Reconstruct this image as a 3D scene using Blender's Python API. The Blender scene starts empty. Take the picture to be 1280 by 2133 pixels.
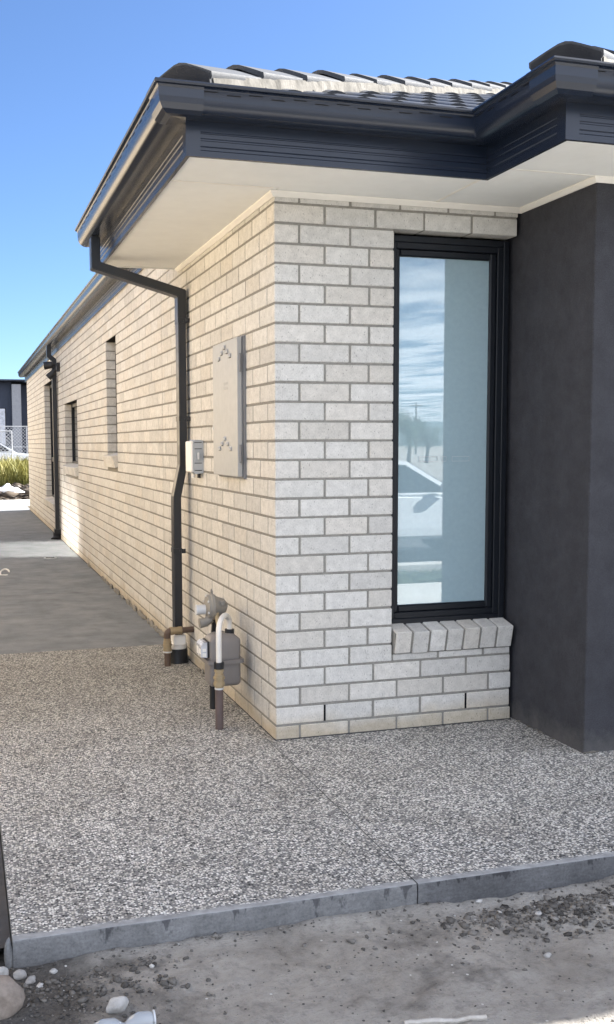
import bpy, bmesh, math, random
import numpy as np
from mathutils import Vector, Matrix, noise as mnoise

random.seed(7)
rng = np.random.default_rng(7)
scene = bpy.context.scene
COL = scene.collection

# ------------------------------------------------------------------ camera
F_PX, CX, CY = 2105.95, 556.41, 1106.81          # for a 1280 x 2133 frame
CAM = Vector((-1.3333, -4.2919, 1.3652))
YAW, PITCH, ROLL = 0.2928, -0.0868, -0.0044
cam_d = bpy.data.cameras.new('camera')
cam = bpy.data.objects.new('camera', cam_d)
COL.objects.link(cam)
fw = Vector((math.sin(YAW) * math.cos(PITCH), math.cos(YAW) * math.cos(PITCH), math.sin(PITCH)))
rt = Vector((math.cos(YAW), -math.sin(YAW), 0))
up = rt.cross(fw)
r2 = math.cos(ROLL) * rt + math.sin(ROLL) * up
u2 = -math.sin(ROLL) * rt + math.cos(ROLL) * up
M = Matrix.Identity(4)
for i in range(3):
    M[i][0], M[i][1], M[i][2], M[i][3] = r2[i], u2[i], -fw[i], CAM[i]
cam.matrix_world = M
cam_d.sensor_fit = 'VERTICAL'
cam_d.sensor_height = 36.0
cam_d.lens = F_PX / 2133 * 36.0
cam_d.shift_x = (640 - CX) / 2133
cam_d.shift_y = (CY - 1066.5) / 2133
cam_d.clip_start = 0.05
cam_d.clip_end = 6000
scene.camera = cam

# ------------------------------------------------------------------ light
SUN_EL, SUN_AZ = math.radians(35.5), math.radians(16.0)   # azimuth from +x towards +y
world = bpy.data.worlds.new('World')
scene.world = world
world.use_nodes = True
wn = world.node_tree
bg = wn.nodes['Background']
sky = wn.nodes.new('ShaderNodeTexSky')
sky.sky_type = 'NISHITA'
sky.sun_disc = False
sky.sun_elevation = SUN_EL
sky.sun_rotation = math.pi / 2 - SUN_AZ
sky.air_density = 0.7
sky.dust_density = 0.4
sky.ozone_density = 6.5
wn.links.new(sky.outputs[0], bg.inputs[0])
bg.inputs[1].default_value = 0.05
sun_d = bpy.data.lights.new('sun', 'SUN')
sun_d.energy = 5.0
sun_d.angle = math.radians(0.53)
sun_d.color = (1.0, 0.97, 0.92)
sun = bpy.data.objects.new('sun', sun_d)
COL.objects.link(sun)
S = Vector((math.cos(SUN_EL) * math.cos(SUN_AZ), math.cos(SUN_EL) * math.sin(SUN_AZ), math.sin(SUN_EL)))
sun.rotation_euler = S.to_track_quat('Z', 'Y').to_euler()
sun.location = (10, 5, 12)

scene.view_settings.view_transform = 'Standard'
scene.view_settings.look = 'None'
scene.view_settings.exposure = 2.23
scene.view_settings.gamma = 1.0
scene.view_settings.use_curve_mapping = False
scene.render.engine = 'CYCLES'
cy = scene.cycles
cy.use_denoising = True
try:
    cy.denoiser = 'OPENIMAGEDENOISE'
except Exception:
    pass
cy.max_bounces = 10
cy.diffuse_bounces = 5
cy.glossy_bounces = 4
cy.caustics_reflective = True
cy.caustics_refractive = False
cy.blur_glossy = 0.0
cy.sample_clamp_indirect = 30.0

# ------------------------------------------------------------------ materials
def nn(nt, t, **kw):
    n = nt.nodes.new(t)
    for k, v in kw.items():
        if k.startswith('i_'):
            n.inputs[k[2:].replace('_', ' ')].default_value = v
        else:
            setattr(n, k, v)
    return n

def new_mat(name, col=(0.5, 0.5, 0.5), rough=0.6, metal=0.0, spec=0.5):
    m = bpy.data.materials.new(name)
    m.use_nodes = True
    nt = m.node_tree
    b = nt.nodes['Principled BSDF']
    b.inputs['Base Color'].default_value = (*col, 1)
    b.inputs['Roughness'].default_value = rough
    b.inputs['Metallic'].default_value = metal
    b.inputs['Specular IOR Level'].default_value = spec
    return m, nt, b

def pos(nt, scale=None):
    g = nn(nt, 'ShaderNodeNewGeometry')
    if scale is None:
        return g.outputs['Position']
    mp = nn(nt, 'ShaderNodeMapping')
    mp.inputs['Scale'].default_value = scale
    nt.links.new(g.outputs['Position'], mp.inputs['Vector'])
    return mp.outputs[0]

def noise(nt, vec, scale, detail=4, rough=0.55):
    n = nn(nt, 'ShaderNodeTexNoise')
    n.inputs['Scale'].default_value = scale
    n.inputs['Detail'].default_value = detail
    n.inputs['Roughness'].default_value = rough
    nt.links.new(vec, n.inputs['Vector'])
    return n.outputs['Fac']

def ramp(nt, fac, stops, interp='LINEAR'):
    r = nn(nt, 'ShaderNodeValToRGB')
    r.color_ramp.interpolation = interp
    el = r.color_ramp.elements
    while len(el) < len(stops):
        el.new(0.5)
    for e, (p, c) in zip(el, stops):
        e.position = p
        e.color = (*c, 1) if len(c) == 3 else c
    nt.links.new(fac, r.inputs[0])
    return r.outputs[0]

def g3(v):
    return (v, v, v)

def mix(nt, fac, a, b, mode='MIX'):
    n = nn(nt, 'ShaderNodeMix', data_type='RGBA', blend_type=mode)
    for sock, v in ((n.inputs[0], fac), (n.inputs[6], a), (n.inputs[7], b)):
        if isinstance(v, (int, float)):
            sock.default_value = v
        elif isinstance(v, tuple):
            sock.default_value = (*v, 1)
        else:
            nt.links.new(v, sock)
    return n.outputs[2]

def math_(nt, op, a, b=None):
    n = nn(nt, 'ShaderNodeMath', operation=op)
    for i, v in enumerate((a, b)):
        if v is None:
            continue
        if isinstance(v, (int, float)):
            n.inputs[i].default_value = v
        else:
            nt.links.new(v, n.inputs[i])
    return n.outputs[0]

def bump(nt, b, h, dist, strength=1.0, normal=None):
    n = nn(nt, 'ShaderNodeBump')
    n.inputs['Strength'].default_value = strength
    n.inputs['Distance'].default_value = dist
    nt.links.new(h, n.inputs['Height'])
    if normal is not None:
        nt.links.new(normal, n.inputs['Normal'])
    nt.links.new(n.outputs[0], b.inputs['Normal'])
    return n.outputs[0]

def setc(nt, b, out):
    nt.links.new(out, b.inputs['Base Color'])

def sep_z(nt, axis=2):
    s = nn(nt, 'ShaderNodeSeparateXYZ')
    nt.links.new(pos(nt), s.inputs[0])
    return s.outputs[axis]

MAT = {}

def m_brick():
    m, nt, b = new_mat('cream_brick', rough=0.9, spec=0.25)
    oi = nn(nt, 'ShaderNodeObjectInfo')
    at = nn(nt, 'ShaderNodeAttribute', attribute_name='rnd')
    r = math_(nt, 'FRACT', math_(nt, 'ADD', oi.outputs['Random'], at.outputs['Fac']))
    p = pos(nt)
    base = ramp(nt, r, [(0.0, (0.54, 0.525, 0.495)), (0.3, (0.60, 0.585, 0.55)), (0.6, (0.64, 0.625, 0.59)), (0.85, (0.63, 0.60, 0.55)), (1.0, (0.55, 0.525, 0.48))])
    cl = noise(nt, p, 26, 4)
    base = mix(nt, 1.0, base, ramp(nt, cl, [(0.3, g3(0.86)), (0.7, g3(1.07))]), 'MULTIPLY')
    # fine drag texture and dark flecks
    fn = noise(nt, pos(nt, (1, 1, 0.55)), 210, 3, 0.7)
    base = mix(nt, 1.0, base, ramp(nt, fn, [(0.28, g3(0.62)), (0.42, g3(0.94)), (0.66, g3(1.06))]), 'MULTIPLY')
    v = nn(nt, 'ShaderNodeTexVoronoi')
    v.inputs['Scale'].default_value = 95
    nt.links.new(pos(nt, (1, 1, 0.5)), v.inputs['Vector'])
    fl = ramp(nt, v.outputs['Distance'], [(0.10, g3(0.52)), (0.22, g3(1.0))])
    pick = ramp(nt, noise(nt, p, 33, 1), [(0.48, g3(0)), (0.54, g3(1))])
    base = mix(nt, pick, base, mix(nt, 1.0, base, fl, 'MULTIPLY'))
    # splash stain on the bottom courses
    z = sep_z(nt)
    sm = math_(nt, 'ADD', z, math_(nt, 'MULTIPLY', math_(nt, 'SUBTRACT', noise(nt, p, 5, 3), 0.5), 0.16))
    st = ramp(nt, sm, [(0.05, g3(0.75)), (0.14, g3(0.0))])
    base = mix(nt, st, base, mix(nt, 1.0, base, (0.78, 0.68, 0.52), 'MULTIPLY'))
    setc(nt, b, base)
    h = math_(nt, 'ADD', math_(nt, 'MULTIPLY', fn, 0.6), math_(nt, 'MULTIPLY', cl, 0.8))
    bump(nt, b, h, 0.0022, 0.8)
    return m
MAT['brick'] = m_brick()

def m_mortar():
    m, nt, b = new_mat('grey_mortar', rough=0.95, spec=0.15)
    p = pos(nt)
    c = ramp(nt, noise(nt, p, 60, 5, 0.7), [(0.25, (0.185, 0.178, 0.16)), (0.75, (0.30, 0.288, 0.26))])
    setc(nt, b, c)
    bump(nt, b, noise(nt, p, 180, 3), 0.003, 0.7)
    return m
MAT['mortar'] = m_mortar()

def m_agg():
    m, nt, b = new_mat('exposed_aggregate', rough=0.75, spec=0.35)
    p = pos(nt)
    jit = nn(nt, 'ShaderNodeTexNoise'); jit.inputs['Scale'].default_value = 90; jit.inputs['Detail'].default_value = 2
    nt.links.new(p, jit.inputs['Vector'])
    vm = nn(nt, 'ShaderNodeVectorMath', operation='SCALE'); vm.inputs['Scale'].default_value = 0.006
    nt.links.new(jit.outputs['Color'], vm.inputs[0])
    va = nn(nt, 'ShaderNodeVectorMath', operation='ADD')
    nt.links.new(p, va.inputs[0]); nt.links.new(vm.outputs[0], va.inputs[1])
    v = nn(nt, 'ShaderNodeTexVoronoi', voronoi_dimensions='3D'); v.inputs['Scale'].default_value = 124
    nt.links.new(va.outputs[0], v.inputs['Vector'])
    hs = nn(nt, 'ShaderNodeSeparateColor'); nt.links.new(v.outputs['Color'], hs.inputs[0])
    stone = ramp(nt, hs.outputs[0], [(0.0, (0.016, 0.017, 0.020)), (0.15, (0.05, 0.05, 0.052)), (0.20, (0.27, 0.26, 0.245)), (0.38, (0.43, 0.41, 0.38)),
                                      (0.56, (0.58, 0.55, 0.50)), (0.74, (0.70, 0.675, 0.635)), (0.90, (0.79, 0.775, 0.74)), (1.0, (0.87, 0.86, 0.83))])
    cem = ramp(nt, noise(nt, p, 300, 2), [(0.3, g3(0.10)), (0.7, g3(0.26))])
    edge = ramp(nt, v.outputs['Distance'], [(0.42, g3(0)), (0.62, g3(1))])
    c = mix(nt, edge, stone, cem)
    big = noise(nt, p, 3.0, 4)
    c = mix(nt, 1.0, c, ramp(nt, big, [(0.28, (0.82, 0.81, 0.79)), (0.5, (0.97, 0.97, 0.96)), (0.72, (1.10, 1.10, 1.10))]), 'MULTIPLY')
    # trowelled concrete margin along the front and left edges, and brown dust near the wall foot
    s = nn(nt, 'ShaderNodeSeparateXYZ'); nt.links.new(p, s.inputs[0])
    wob = math_(nt, 'MULTIPLY', math_(nt, 'SUBTRACT', noise(nt, p, 40, 3), 0.5), 0.035)
    yy = math_(nt, 'ADD', s.outputs[1], wob)
    mg = ramp(nt, math_(nt, 'ADD', yy, 1.56), [(0.022, g3(1)), (0.034, g3(0))])
    cc = ramp(nt, noise(nt, p, 25, 5), [(0.3, (0.22, 0.225, 0.23)), (0.7, (0.36, 0.365, 0.37))])
    c = mix(nt, mg, c, cc)
    # brown dust washed along the foot of the side wall and back part
    wf = ramp(nt, math_(nt, 'ADD', math_(nt, 'MULTIPLY', s.outputs[1], 0.30), math_(nt, 'MULTIPLY', noise(nt, p, 2.2, 4), 0.5)), [(0.22, g3(0)), (0.62, g3(1))])
    c = mix(nt, wf, c, mix(nt, 1.0, c, (0.83, 0.825, 0.79), 'MULTIPLY'))
    setc(nt, b, c)
    h = math_(nt, 'MULTIPLY', math_(nt, 'SUBTRACT', 1.0, math_(nt, 'POWER', v.outputs['Distance'], 2.0)), math_(nt, 'SUBTRACT', 1.0, mg))
    bump(nt, b, h, 0.004, 0.9)
    return m
MAT['aggregate'] = m_agg()

def m_concrete(name, lo, hi, streak=True, damp=False):
    m, nt, b = new_mat(name, rough=0.8, spec=0.35)
    p = pos(nt)
    c = ramp(nt, noise(nt, p, 3.2, 6, 0.6), [(0.28, lo), (0.72, hi)])
    if streak:
        s = noise(nt, pos(nt, (1.6, 4.5, 1)), 1.5, 6, 0.62)
        c = mix(nt, 1.0, c, ramp(nt, s, [(0.3, g3(0.92)), (0.55, g3(1.0)), (0.75, g3(1.14))]), 'MULTIPLY')
    f = noise(nt, p, 130, 3, 0.7)
    c = mix(nt, 1.0, c, ramp(nt, f, [(0.25, g3(0.70)), (0.5, g3(1.0)), (0.75, g3(1.16))]), 'MULTIPLY')
    st_ = noise(nt, p, 9, 6, 0.7)
    c = mix(nt, 1.0, c, ramp(nt, st_, [(0.30, g3(0.84)), (0.5, g3(1.0)), (0.75, g3(1.08))]), 'MULTIPLY')
    if damp:
        z = sep_z(nt)
        d = noise(nt, pos(nt, (1, 1, 0.35)), 17, 4, 0.65)
        w = ramp(nt, math_(nt, 'ADD', d, math_(nt, 'MULTIPLY', z, 3.0)), [(0.60, g3(0)), (0.645, g3(1))])
        c = mix(nt, w, c, mix(nt, 1.0, c, (0.45, 0.45, 0.47), 'MULTIPLY'))
        # the right-hand pour is a darker, still damp mix
        xx = math_(nt, 'ADD', sep_z(nt, 0), math_(nt, 'MULTIPLY', noise(nt, p, 6, 4), 0.10))
        c = mix(nt, ramp(nt, math_(nt, 'ADD', xx, 0.5), [(0.50, g3(0)), (0.56, g3(1))]), c, mix(nt, 1.0, c, (0.66, 0.66, 0.68), 'MULTIPLY'))
        c = mix(nt, 1.0, c, ramp(nt, noise(nt, pos(nt, (1, 1, 2.5)), 34, 5, 0.7), [(0.3, g3(0.78)), (0.7, g3(1.16))]), 'MULTIPLY')
    setc(nt, b, c)
    bump(nt, b, f, 0.002, 0.5)
    return m
MAT['concrete'] = m_concrete('path_concrete', (0.155, 0.168, 0.178), (0.25, 0.262, 0.27))
MAT['concrete_face'] = m_concrete('slab_face_concrete', (0.125, 0.128, 0.132), (0.235, 0.238, 0.242), True, True)
MAT['concrete_pale'] = m_concrete('pale_concrete', (0.48, 0.46, 0.42), (0.60, 0.58, 0.53), False)
MAT['asphalt'] = m_concrete('asphalt', (0.045, 0.045, 0.047), (0.07, 0.07, 0.07), False)

def m_soil():
    m, nt, b = new_mat('dry_soil', rough=0.95, spec=0.15)
    p = pos(nt)
    n1 = noise(nt, p, 2.6, 6, 0.6)
    c = ramp(nt, n1, [(0.30, (0.25, 0.228, 0.20)), (0.5, (0.36, 0.335, 0.30)), (0.72, (0.45, 0.425, 0.385))])
    c = mix(nt, 1.0, c, ramp(nt, noise(nt, p, 38, 6, 0.72), [(0.28, g3(0.66)), (0.48, g3(0.97)), (0.75, g3(1.12))]), 'MULTIPLY')
    # damp dark loam (a patch of its own at the slab corner and in loose piles)
    s = nn(nt, 'ShaderNodeSeparateXYZ'); nt.links.new(p, s.inputs[0])
    n2 = noise(nt, p, 3.4, 5, 0.65)
    d1 = math_(nt, 'ADD', math_(nt, 'MULTIPLY', s.outputs[0], 1.25), math_(nt, 'MULTIPLY', n2, 1.3))
    dm = ramp(nt, math_(nt, 'ADD', d1, 1.0), [(0.28, g3(1)), (0.62, g3(0))])
    dm2 = ramp(nt, n2, [(0.56, g3(0)), (0.68, g3(0.75))])
    dmk = mix(nt, 1.0, dm, dm2, 'LIGHTEN')
    lo = ramp(nt, noise(nt, p, 70, 4, 0.7), [(0.3, (0.035, 0.032, 0.03)), (0.7, (0.12, 0.11, 0.10))])
    c = mix(nt, math_(nt, 'MULTIPLY', dmk, 0.85), c, lo)
    # pale grit
    v = nn(nt, 'ShaderNodeTexVoronoi'); v.inputs['Scale'].default_value = 60
    nt.links.new(p, v.inputs['Vector'])
    hs = nn(nt, 'ShaderNodeSeparateColor'); nt.links.new(v.outputs['Color'], hs.inputs[0])
    gr = math_(nt, 'MULTIPLY', math_(nt, 'GREATER_THAN', hs.outputs[0], 0.975), math_(nt, 'LESS_THAN', v.outputs['Distance'], 0.22))
    c = mix(nt, gr, c, (0.62, 0.60, 0.56))
    gd = math_(nt, 'MULTIPLY', math_(nt, 'LESS_THAN', hs.outputs[1], 0.05), math_(nt, 'LESS_THAN', v.outputs['Distance'], 0.25))
    c = mix(nt, gd, c, (0.10, 0.095, 0.09))
    # soil colour darkened past the far footpath to offset the full sun there
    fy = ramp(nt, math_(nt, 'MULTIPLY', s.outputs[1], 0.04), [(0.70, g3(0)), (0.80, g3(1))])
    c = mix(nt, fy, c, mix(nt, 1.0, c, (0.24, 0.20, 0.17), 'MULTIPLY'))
    setc(nt, b, c)
    h = math_(nt, 'ADD', noise(nt, p, 40, 6, 0.7), math_(nt, 'MULTIPLY', noise(nt, p, 160, 3), 0.4))
    bump(nt, b, h, 0.012, 0.9)
    return m
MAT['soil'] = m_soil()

def m_clod(name, lo, hi):
    m, nt, b = new_mat(name, rough=0.95, spec=0.15)
    at = nn(nt, 'ShaderNodeAttribute', attribute_name='rnd')
    oi = nn(nt, 'ShaderNodeObjectInfo')
    r = math_(nt, 'FRACT', math_(nt, 'ADD', oi.outputs['Random'], at.outputs['Fac']))
    p = pos(nt)
    c = ramp(nt, r, [(0.0, lo), (0.985, hi), (0.99, (0.6, 0.58, 0.55))], 'LINEAR')
    f = noise(nt, p, 90, 5, 0.7)
    c = mix(nt, 1.0, c, ramp(nt, f, [(0.25, g3(0.65)), (0.75, g3(1.2))]), 'MULTIPLY')
    setc(nt, b, c)
    bump(nt, b, f, 0.005, 0.8)
    return m
MAT['clod'] = m_clod('soil_clods', (0.07, 0.065, 0.06), (0.24, 0.225, 0.205))
MAT['rubble'] = m_clod('sun_offset_rubble', (0.02, 0.016, 0.013), (0.10, 0.08, 0.062))  # clod colour taken down to offset the sun on the far ground

def m_rock(name, lo, hi):
    m, nt, b = new_mat(name, rough=0.85, spec=0.3)
    p = pos(nt)
    f = noise(nt, p, 28, 6, 0.65)
    setc(nt, b, ramp(nt, f, [(0.3, lo), (0.7, hi)]))
    bump(nt, b, noise(nt, p, 110, 4), 0.004, 0.8)
    return m
MAT['rock_brown'] = m_rock('brown_rock', (0.17, 0.14, 0.115), (0.33, 0.28, 0.24))
MAT['rock_white'] = m_rock('white_rock', (0.30, 0.29, 0.275), (0.55, 0.535, 0.51))
MAT['rock_grey'] = m_rock('grey_rock', (0.25, 0.24, 0.23), (0.42, 0.40, 0.38))

def m_paint(name, col, rough, spec=0.5, bumpd=0.0, var=0.08, bscale=300):
    m, nt, b = new_mat(name, col, rough, 0, spec)
    p = pos(nt)
    n = noise(nt, p, 9, 5, 0.6)
    lo = tuple(c * (1 - var) for c in col); hi = tuple(min(1, c * (1 + var)) for c in col)
    setc(nt, b, ramp(nt, n, [(0.3, lo), (0.7, hi)]))
    rr = nn(nt, 'ShaderNodeMapRange')
    rr.inputs['From Min'].default_value = 0.3; rr.inputs['From Max'].default_value = 0.7
    rr.inputs['To Min'].default_value = max(0.03, rough - 0.06); rr.inputs['To Max'].default_value = min(1, rough + 0.08)
    nt.links.new(noise(nt, p, 24, 4), rr.inputs['Value'])
    nt.links.new(rr.outputs[0], b.inputs['Roughness'])
    if bumpd:
        bump(nt, b, noise(nt, p, bscale, 3, 0.6), bumpd, 0.7)
    return m
MAT['steel'] = new_mat('charcoal_steel', (0.010, 0.016, 0.031), 0.27, 0, 0.5)[0]
MAT['dpc'] = new_mat('grey_damp_course', (0.06, 0.06, 0.06), 0.8, 0, 0.2)[0]
MAT['cap_end'] = m_paint('shaded_cap_end', (0.035, 0.036, 0.040), 0.8, 0.2, 0.002, 0.2, 120)  # roof grey darkened to paint in the shade on the cap end
MAT['pipe_dark'] = m_paint('charcoal_downpipe', (0.012, 0.015, 0.021), 0.36, 0.55)
MAT['frame'] = new_mat('black_aluminium', (0.006, 0.008, 0.012), 0.42, 0, 0.32)[0]
MAT['render'] = m_paint('charcoal_render', (0.042, 0.043, 0.050), 0.85, 0.25, 0.004, 0.16, 170)
def add_trowel(m):
    nt = m.node_tree; b = nt.nodes['Principled BSDF']; p = pos(nt)
    h = math_(nt, 'ADD', math_(nt, 'MULTIPLY', noise(nt, p, 130, 4, 0.7), 0.5), noise(nt, pos(nt, (1, 1, 0.6)), 14, 5, 0.6))
    bump(nt, b, h, 0.006, 0.8)
    c = b.inputs['Base Color'].links[0].from_socket
    f = ramp(nt, noise(nt, p, 260, 2, 0.6), [(0.3, g3(0.70)), (0.7, g3(1.28))])
    z = sep_z(nt)
    dust = ramp(nt, math_(nt, 'ADD', z, math_(nt, 'MULTIPLY', noise(nt, p, 16, 5, 0.7), 0.22)), [(0.12, g3(0.30)), (0.24, g3(0.0))])
    setc(nt, b, mix(nt, dust, mix(nt, 1.0, c, f, 'MULTIPLY'), (0.20, 0.19, 0.175)))
add_trowel(MAT['render'])
MAT['soffit'] = m_paint('off_white_soffit', (0.84, 0.85, 0.835), 0.75, 0.3, 0.0006, 0.025, 200)
MAT['trim_white'] = m_paint('white_moulding', (0.82, 0.80, 0.75), 0.55, 0.4, 0, 0.03)
MAT['meter_door'] = m_paint('grey_meter_box_paint', (0.355, 0.365, 0.37), 0.45, 0.4, 0, 0.03)
MAT['meter_side_shade'] = m_paint('grey_meter_box_shaded', (0.19, 0.195, 0.205), 0.45, 0.4, 0, 0.04)  # box grey darkened, the shade of its side painted in
MAT['pvc_grey'] = m_paint('pale_grey_plastic', (0.62, 0.64, 0.66), 0.4, 0.5, 0, 0.03)
MAT['pvc_grey_dark'] = m_paint('grey_plastic_ribs', (0.40, 0.43, 0.46), 0.45, 0.5, 0, 0.03)
MAT['pvc_white'] = m_paint('white_plastic', (0.80, 0.79, 0.76), 0.4, 0.5, 0, 0.03)
MAT['gas_body'] = m_paint('grey_brown_meter_paint', (0.20, 0.186, 0.18), 0.45, 0.5, 0, 0.06)
MAT['regulator'] = m_paint('cast_alloy', (0.25, 0.235, 0.21), 0.55, 0.5, 0.001, 0.15)
MAT['white_pipe'] = m_paint('white_enamel_pipe', (0.72, 0.70, 0.66), 0.4, 0.5, 0.0004, 0.06)
MAT['black_rubber'] = m_paint('black_plastic', (0.018, 0.019, 0.022), 0.5, 0.4, 0, 0.1)
MAT['brass'] = m_paint('tarnished_brass', (0.30, 0.235, 0.14), 0.5, 0.5, 0.001, 0.3)
MAT['copper'] = m_paint('brown_copper_pipe', (0.105, 0.072, 0.055), 0.55, 0.4, 0.0006, 0.25)
MAT['riser'] = m_paint('brown_coated_pipe', (0.12, 0.09, 0.085), 0.6, 0.3, 0.0006, 0.2)
MAT['dark'] = m_paint('dark_gap', (0.012, 0.012, 0.013), 0.9, 0.1)
MAT['screen'] = m_paint('counter_window', (0.55, 0.57, 0.62), 0.25, 0.5, 0, 0.25)
MAT['tile'] = m_paint('dark_grey_roof_tile', (0.050, 0.053, 0.060), 0.48, 0.4, 0.0015, 0.15, 160)
MAT['bedding'] = m_paint('pale_ridge_mortar', (0.150, 0.140, 0.123), 0.9, 0.2, 0.004, 0.40, 60)
MAT['cap'] = m_paint('grey_hip_cap', (0.068, 0.071, 0.077), 0.62, 0.3, 0.0015, 0.18, 120)
MAT['blind'] = m_paint('pale_roller_blind', (0.62, 0.66, 0.66), 0.8, 0.2, 0, 0.02)
MAT['neigh_brick'] = m_paint('warm_cream_render', (0.68, 0.555, 0.395), 0.85, 0.2, 0.002, 0.05, 60)
MAT['galv'] = m_paint('galvanised_steel', (0.55, 0.56, 0.57), 0.4, 0.5)
MAT['car_white'] = m_paint('white_car_paint', (0.82, 0.83, 0.84), 0.18, 0.6, 0, 0.01)
MAT['tyre'] = m_paint('tyre_rubber', (0.02, 0.02, 0.02), 0.8, 0.2)
MAT['rim'] = m_paint('alloy_rim', (0.45, 0.46, 0.47), 0.35, 0.6)
MAT['navy'] = m_paint('navy_cladding', (0.030, 0.040, 0.065), 0.6, 0.4)
MAT['pillar_grey'] = m_paint('light_grey_render', (0.30, 0.31, 0.33), 0.8, 0.2)
MAT['lamp_lens'] = m_paint('lamp_lens', (0.65, 0.65, 0.60), 0.3, 0.5)
MAT['bark'] = m_rock('bark', (0.07, 0.05, 0.035), (0.16, 0.12, 0.09))
MAT['timber'] = m_rock('weathered_timber', (0.42, 0.39, 0.35), (0.60, 0.57, 0.52))

def m_glass(name, tint, refl, body):
    """Window pane: part mirror, part see-through."""
    m = bpy.data.materials.new(name); m.use_nodes = True
    nt = m.node_tree
    nt.nodes.remove(nt.nodes['Principled BSDF'])
    out = nt.nodes['Material Output']
    tr = nn(nt, 'ShaderNodeBsdfTransparent'); tr.inputs[0].default_value = (*tint, 1)
    gl = nn(nt, 'ShaderNodeBsdfGlossy'); gl.inputs['Roughness'].default_value = 0.0
    gl.inputs[0].default_value = (0.95, 0.98, 1.0, 1)
    fr = nn(nt, 'ShaderNodeFresnel'); fr.inputs[0].default_value = 1.5
    fac = math_(nt, 'ADD', fr.outputs[0], refl)
    p = pos(nt)
    # frosted film, the pale diffuse part of the pane
    df = nn(nt, 'ShaderNodeBsdfDiffuse'); df.inputs[0].default_value = (0.58, 0.76, 0.83, 1)
    m0 = nn(nt, 'ShaderNodeMixShader')
    nt.links.new(ramp(nt, noise(nt, p, 40, 5, 0.7), [(0.3, g3(body)), (0.8, g3(body + 0.06))]), m0.inputs[0])
    nt.links.new(tr.outputs[0], m0.inputs[1]); nt.links.new(df.outputs[0], m0.inputs[2])
    m1 = nn(nt, 'ShaderNodeMixShader')
    nt.links.new(fac, m1.inputs[0]); nt.links.new(m0.outputs[0], m1.inputs[1]); nt.links.new(gl.outputs[0], m1.inputs[2])
    nt.links.new(m1.outputs[0], out.inputs[0])
    return m
MAT['glass'] = m_glass('window_glass', (0.72, 0.86, 0.90), 0.14, 0.5)
m_, nt_, b_ = new_mat('dark_glass', (0.015, 0.017, 0.02), 0.03, 0, 0.6)
MAT['dark_glass'] = m_
m_, nt_, b_ = new_mat('clear_plastic', (0.75, 0.80, 0.85), 0.15, 0, 0.5)
b_.inputs['Transmission Weight'].default_value = 0.55
MAT['clear_plastic'] = m_

def m_leaf(name, lo, hi):
    m, nt, b = new_mat(name, rough=0.6, spec=0.3)
    at = nn(nt, 'ShaderNodeAttribute', attribute_name='rnd')
    setc(nt, b, ramp(nt, at.outputs['Fac'], [(0.0, lo), (1.0, hi)]))
    return m
MAT['weed'] = m_leaf('yellow_green_weeds', (0.12, 0.13, 0.03), (0.42, 0.36, 0.10))
MAT['verge'] = m_leaf('green_grass', (0.04, 0.08, 0.02), (0.12, 0.16, 0.05))
MAT['foliage'] = m_leaf('tree_leaves', (0.03, 0.06, 0.02), (0.09, 0.13, 0.05))

# ------------------------------------------------------------------ mesh helpers
class MB:
    """Collects shapes for one mesh object."""
    def __init__(s):
        s.v = []; s.f = []
    def add(s, vs, fs):
        o = len(s.v)
        s.v += [tuple(p) for p in vs]
        s.f += [tuple(i + o for i in f) for f in fs]
        return s
    def box(s, x0, x1, y0, y1, z0, z1, c=0.0):
        vs, fs = chamfer_box(x1 - x0, y1 - y0, z1 - z0, c)
        return s.add([(x0 + p[0], y0 + p[1], z0 + p[2]) for p in vs], fs)
    def prism(s, poly, axis, a, b):
        """poly: 2D points of the other two axes (in xyz order), extruded along axis from a to b"""
        n = len(poly)
        def P(p, t):
            q = list(p); q.insert(axis, t); return q
        vs = [P(p, a) for p in poly] + [P(p, b) for p in poly]
        fs = [tuple(range(n))[::-1], tuple(range(n, 2 * n))]
        fs += [(i, (i + 1) % n, (i + 1) % n + n, i + n) for i in range(n)]
        return s.add(vs, fs)
    def tube(s, pts, r, n=12, caps=True):
        pts = [Vector(p) for p in pts]
        rs = r if isinstance(r, (list, tuple)) else [r] * len(pts)
        vs = []; fs = []
        prev = None
        for i, p in enumerate(pts):
            if i == 0: d = pts[1] - p
            elif i == len(pts) - 1: d = p - pts[i - 1]
            else: d = (pts[i + 1] - p).normalized() + (p - pts[i - 1]).normalized()
            d.normalize()
            if prev is None:
                a = d.orthogonal().normalized()
            else:
                a = (prev - d * prev.dot(d)).normalized()
            prev = a
            b = d.cross(a)
            for k in range(n):
                t = 2 * math.pi * k / n
                vs.append(p + (a * math.cos(t) + b * math.sin(t)) * rs[i])
        for i in range(len(pts) - 1):
            for k in range(n):
                k2 = (k + 1) % n
                fs.append((i * n + k, i * n + k2, (i + 1) * n + k2, (i + 1) * n + k))
        if caps:
            fs.append(tuple(range(n))[::-1])
            fs.append(tuple(range((len(pts) - 1) * n, len(pts) * n)))
        return s.add(vs, fs)
    def build(s, name, mat, parent=None, smooth=False, origin=None):
        me = bpy.data.meshes.new(name)
        vs = s.v
        if origin is not None:
            vs = [(p[0] - origin[0], p[1] - origin[1], p[2] - origin[2]) for p in vs]
        me.from_pydata(vs, [], s.f)
        bm = bmesh.new(); bm.from_mesh(me)
        bmesh.ops.recalc_face_normals(bm, faces=bm.faces)
        bm.to_mesh(me); bm.free()
        me.materials.append(MAT[mat] if isinstance(mat, str) else mat)
        if smooth:
            me.polygons.foreach_set('use_smooth', [True] * len(me.polygons))
            try:
                me.set_sharp_from_angle(angle=math.radians(40))
            except Exception:
                pass
        o = bpy.data.objects.new(name, me)
        COL.objects.link(o)
        if origin is not None:
            o.location = origin
        if parent is not None:
            attach(o, parent)
        return o

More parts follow.
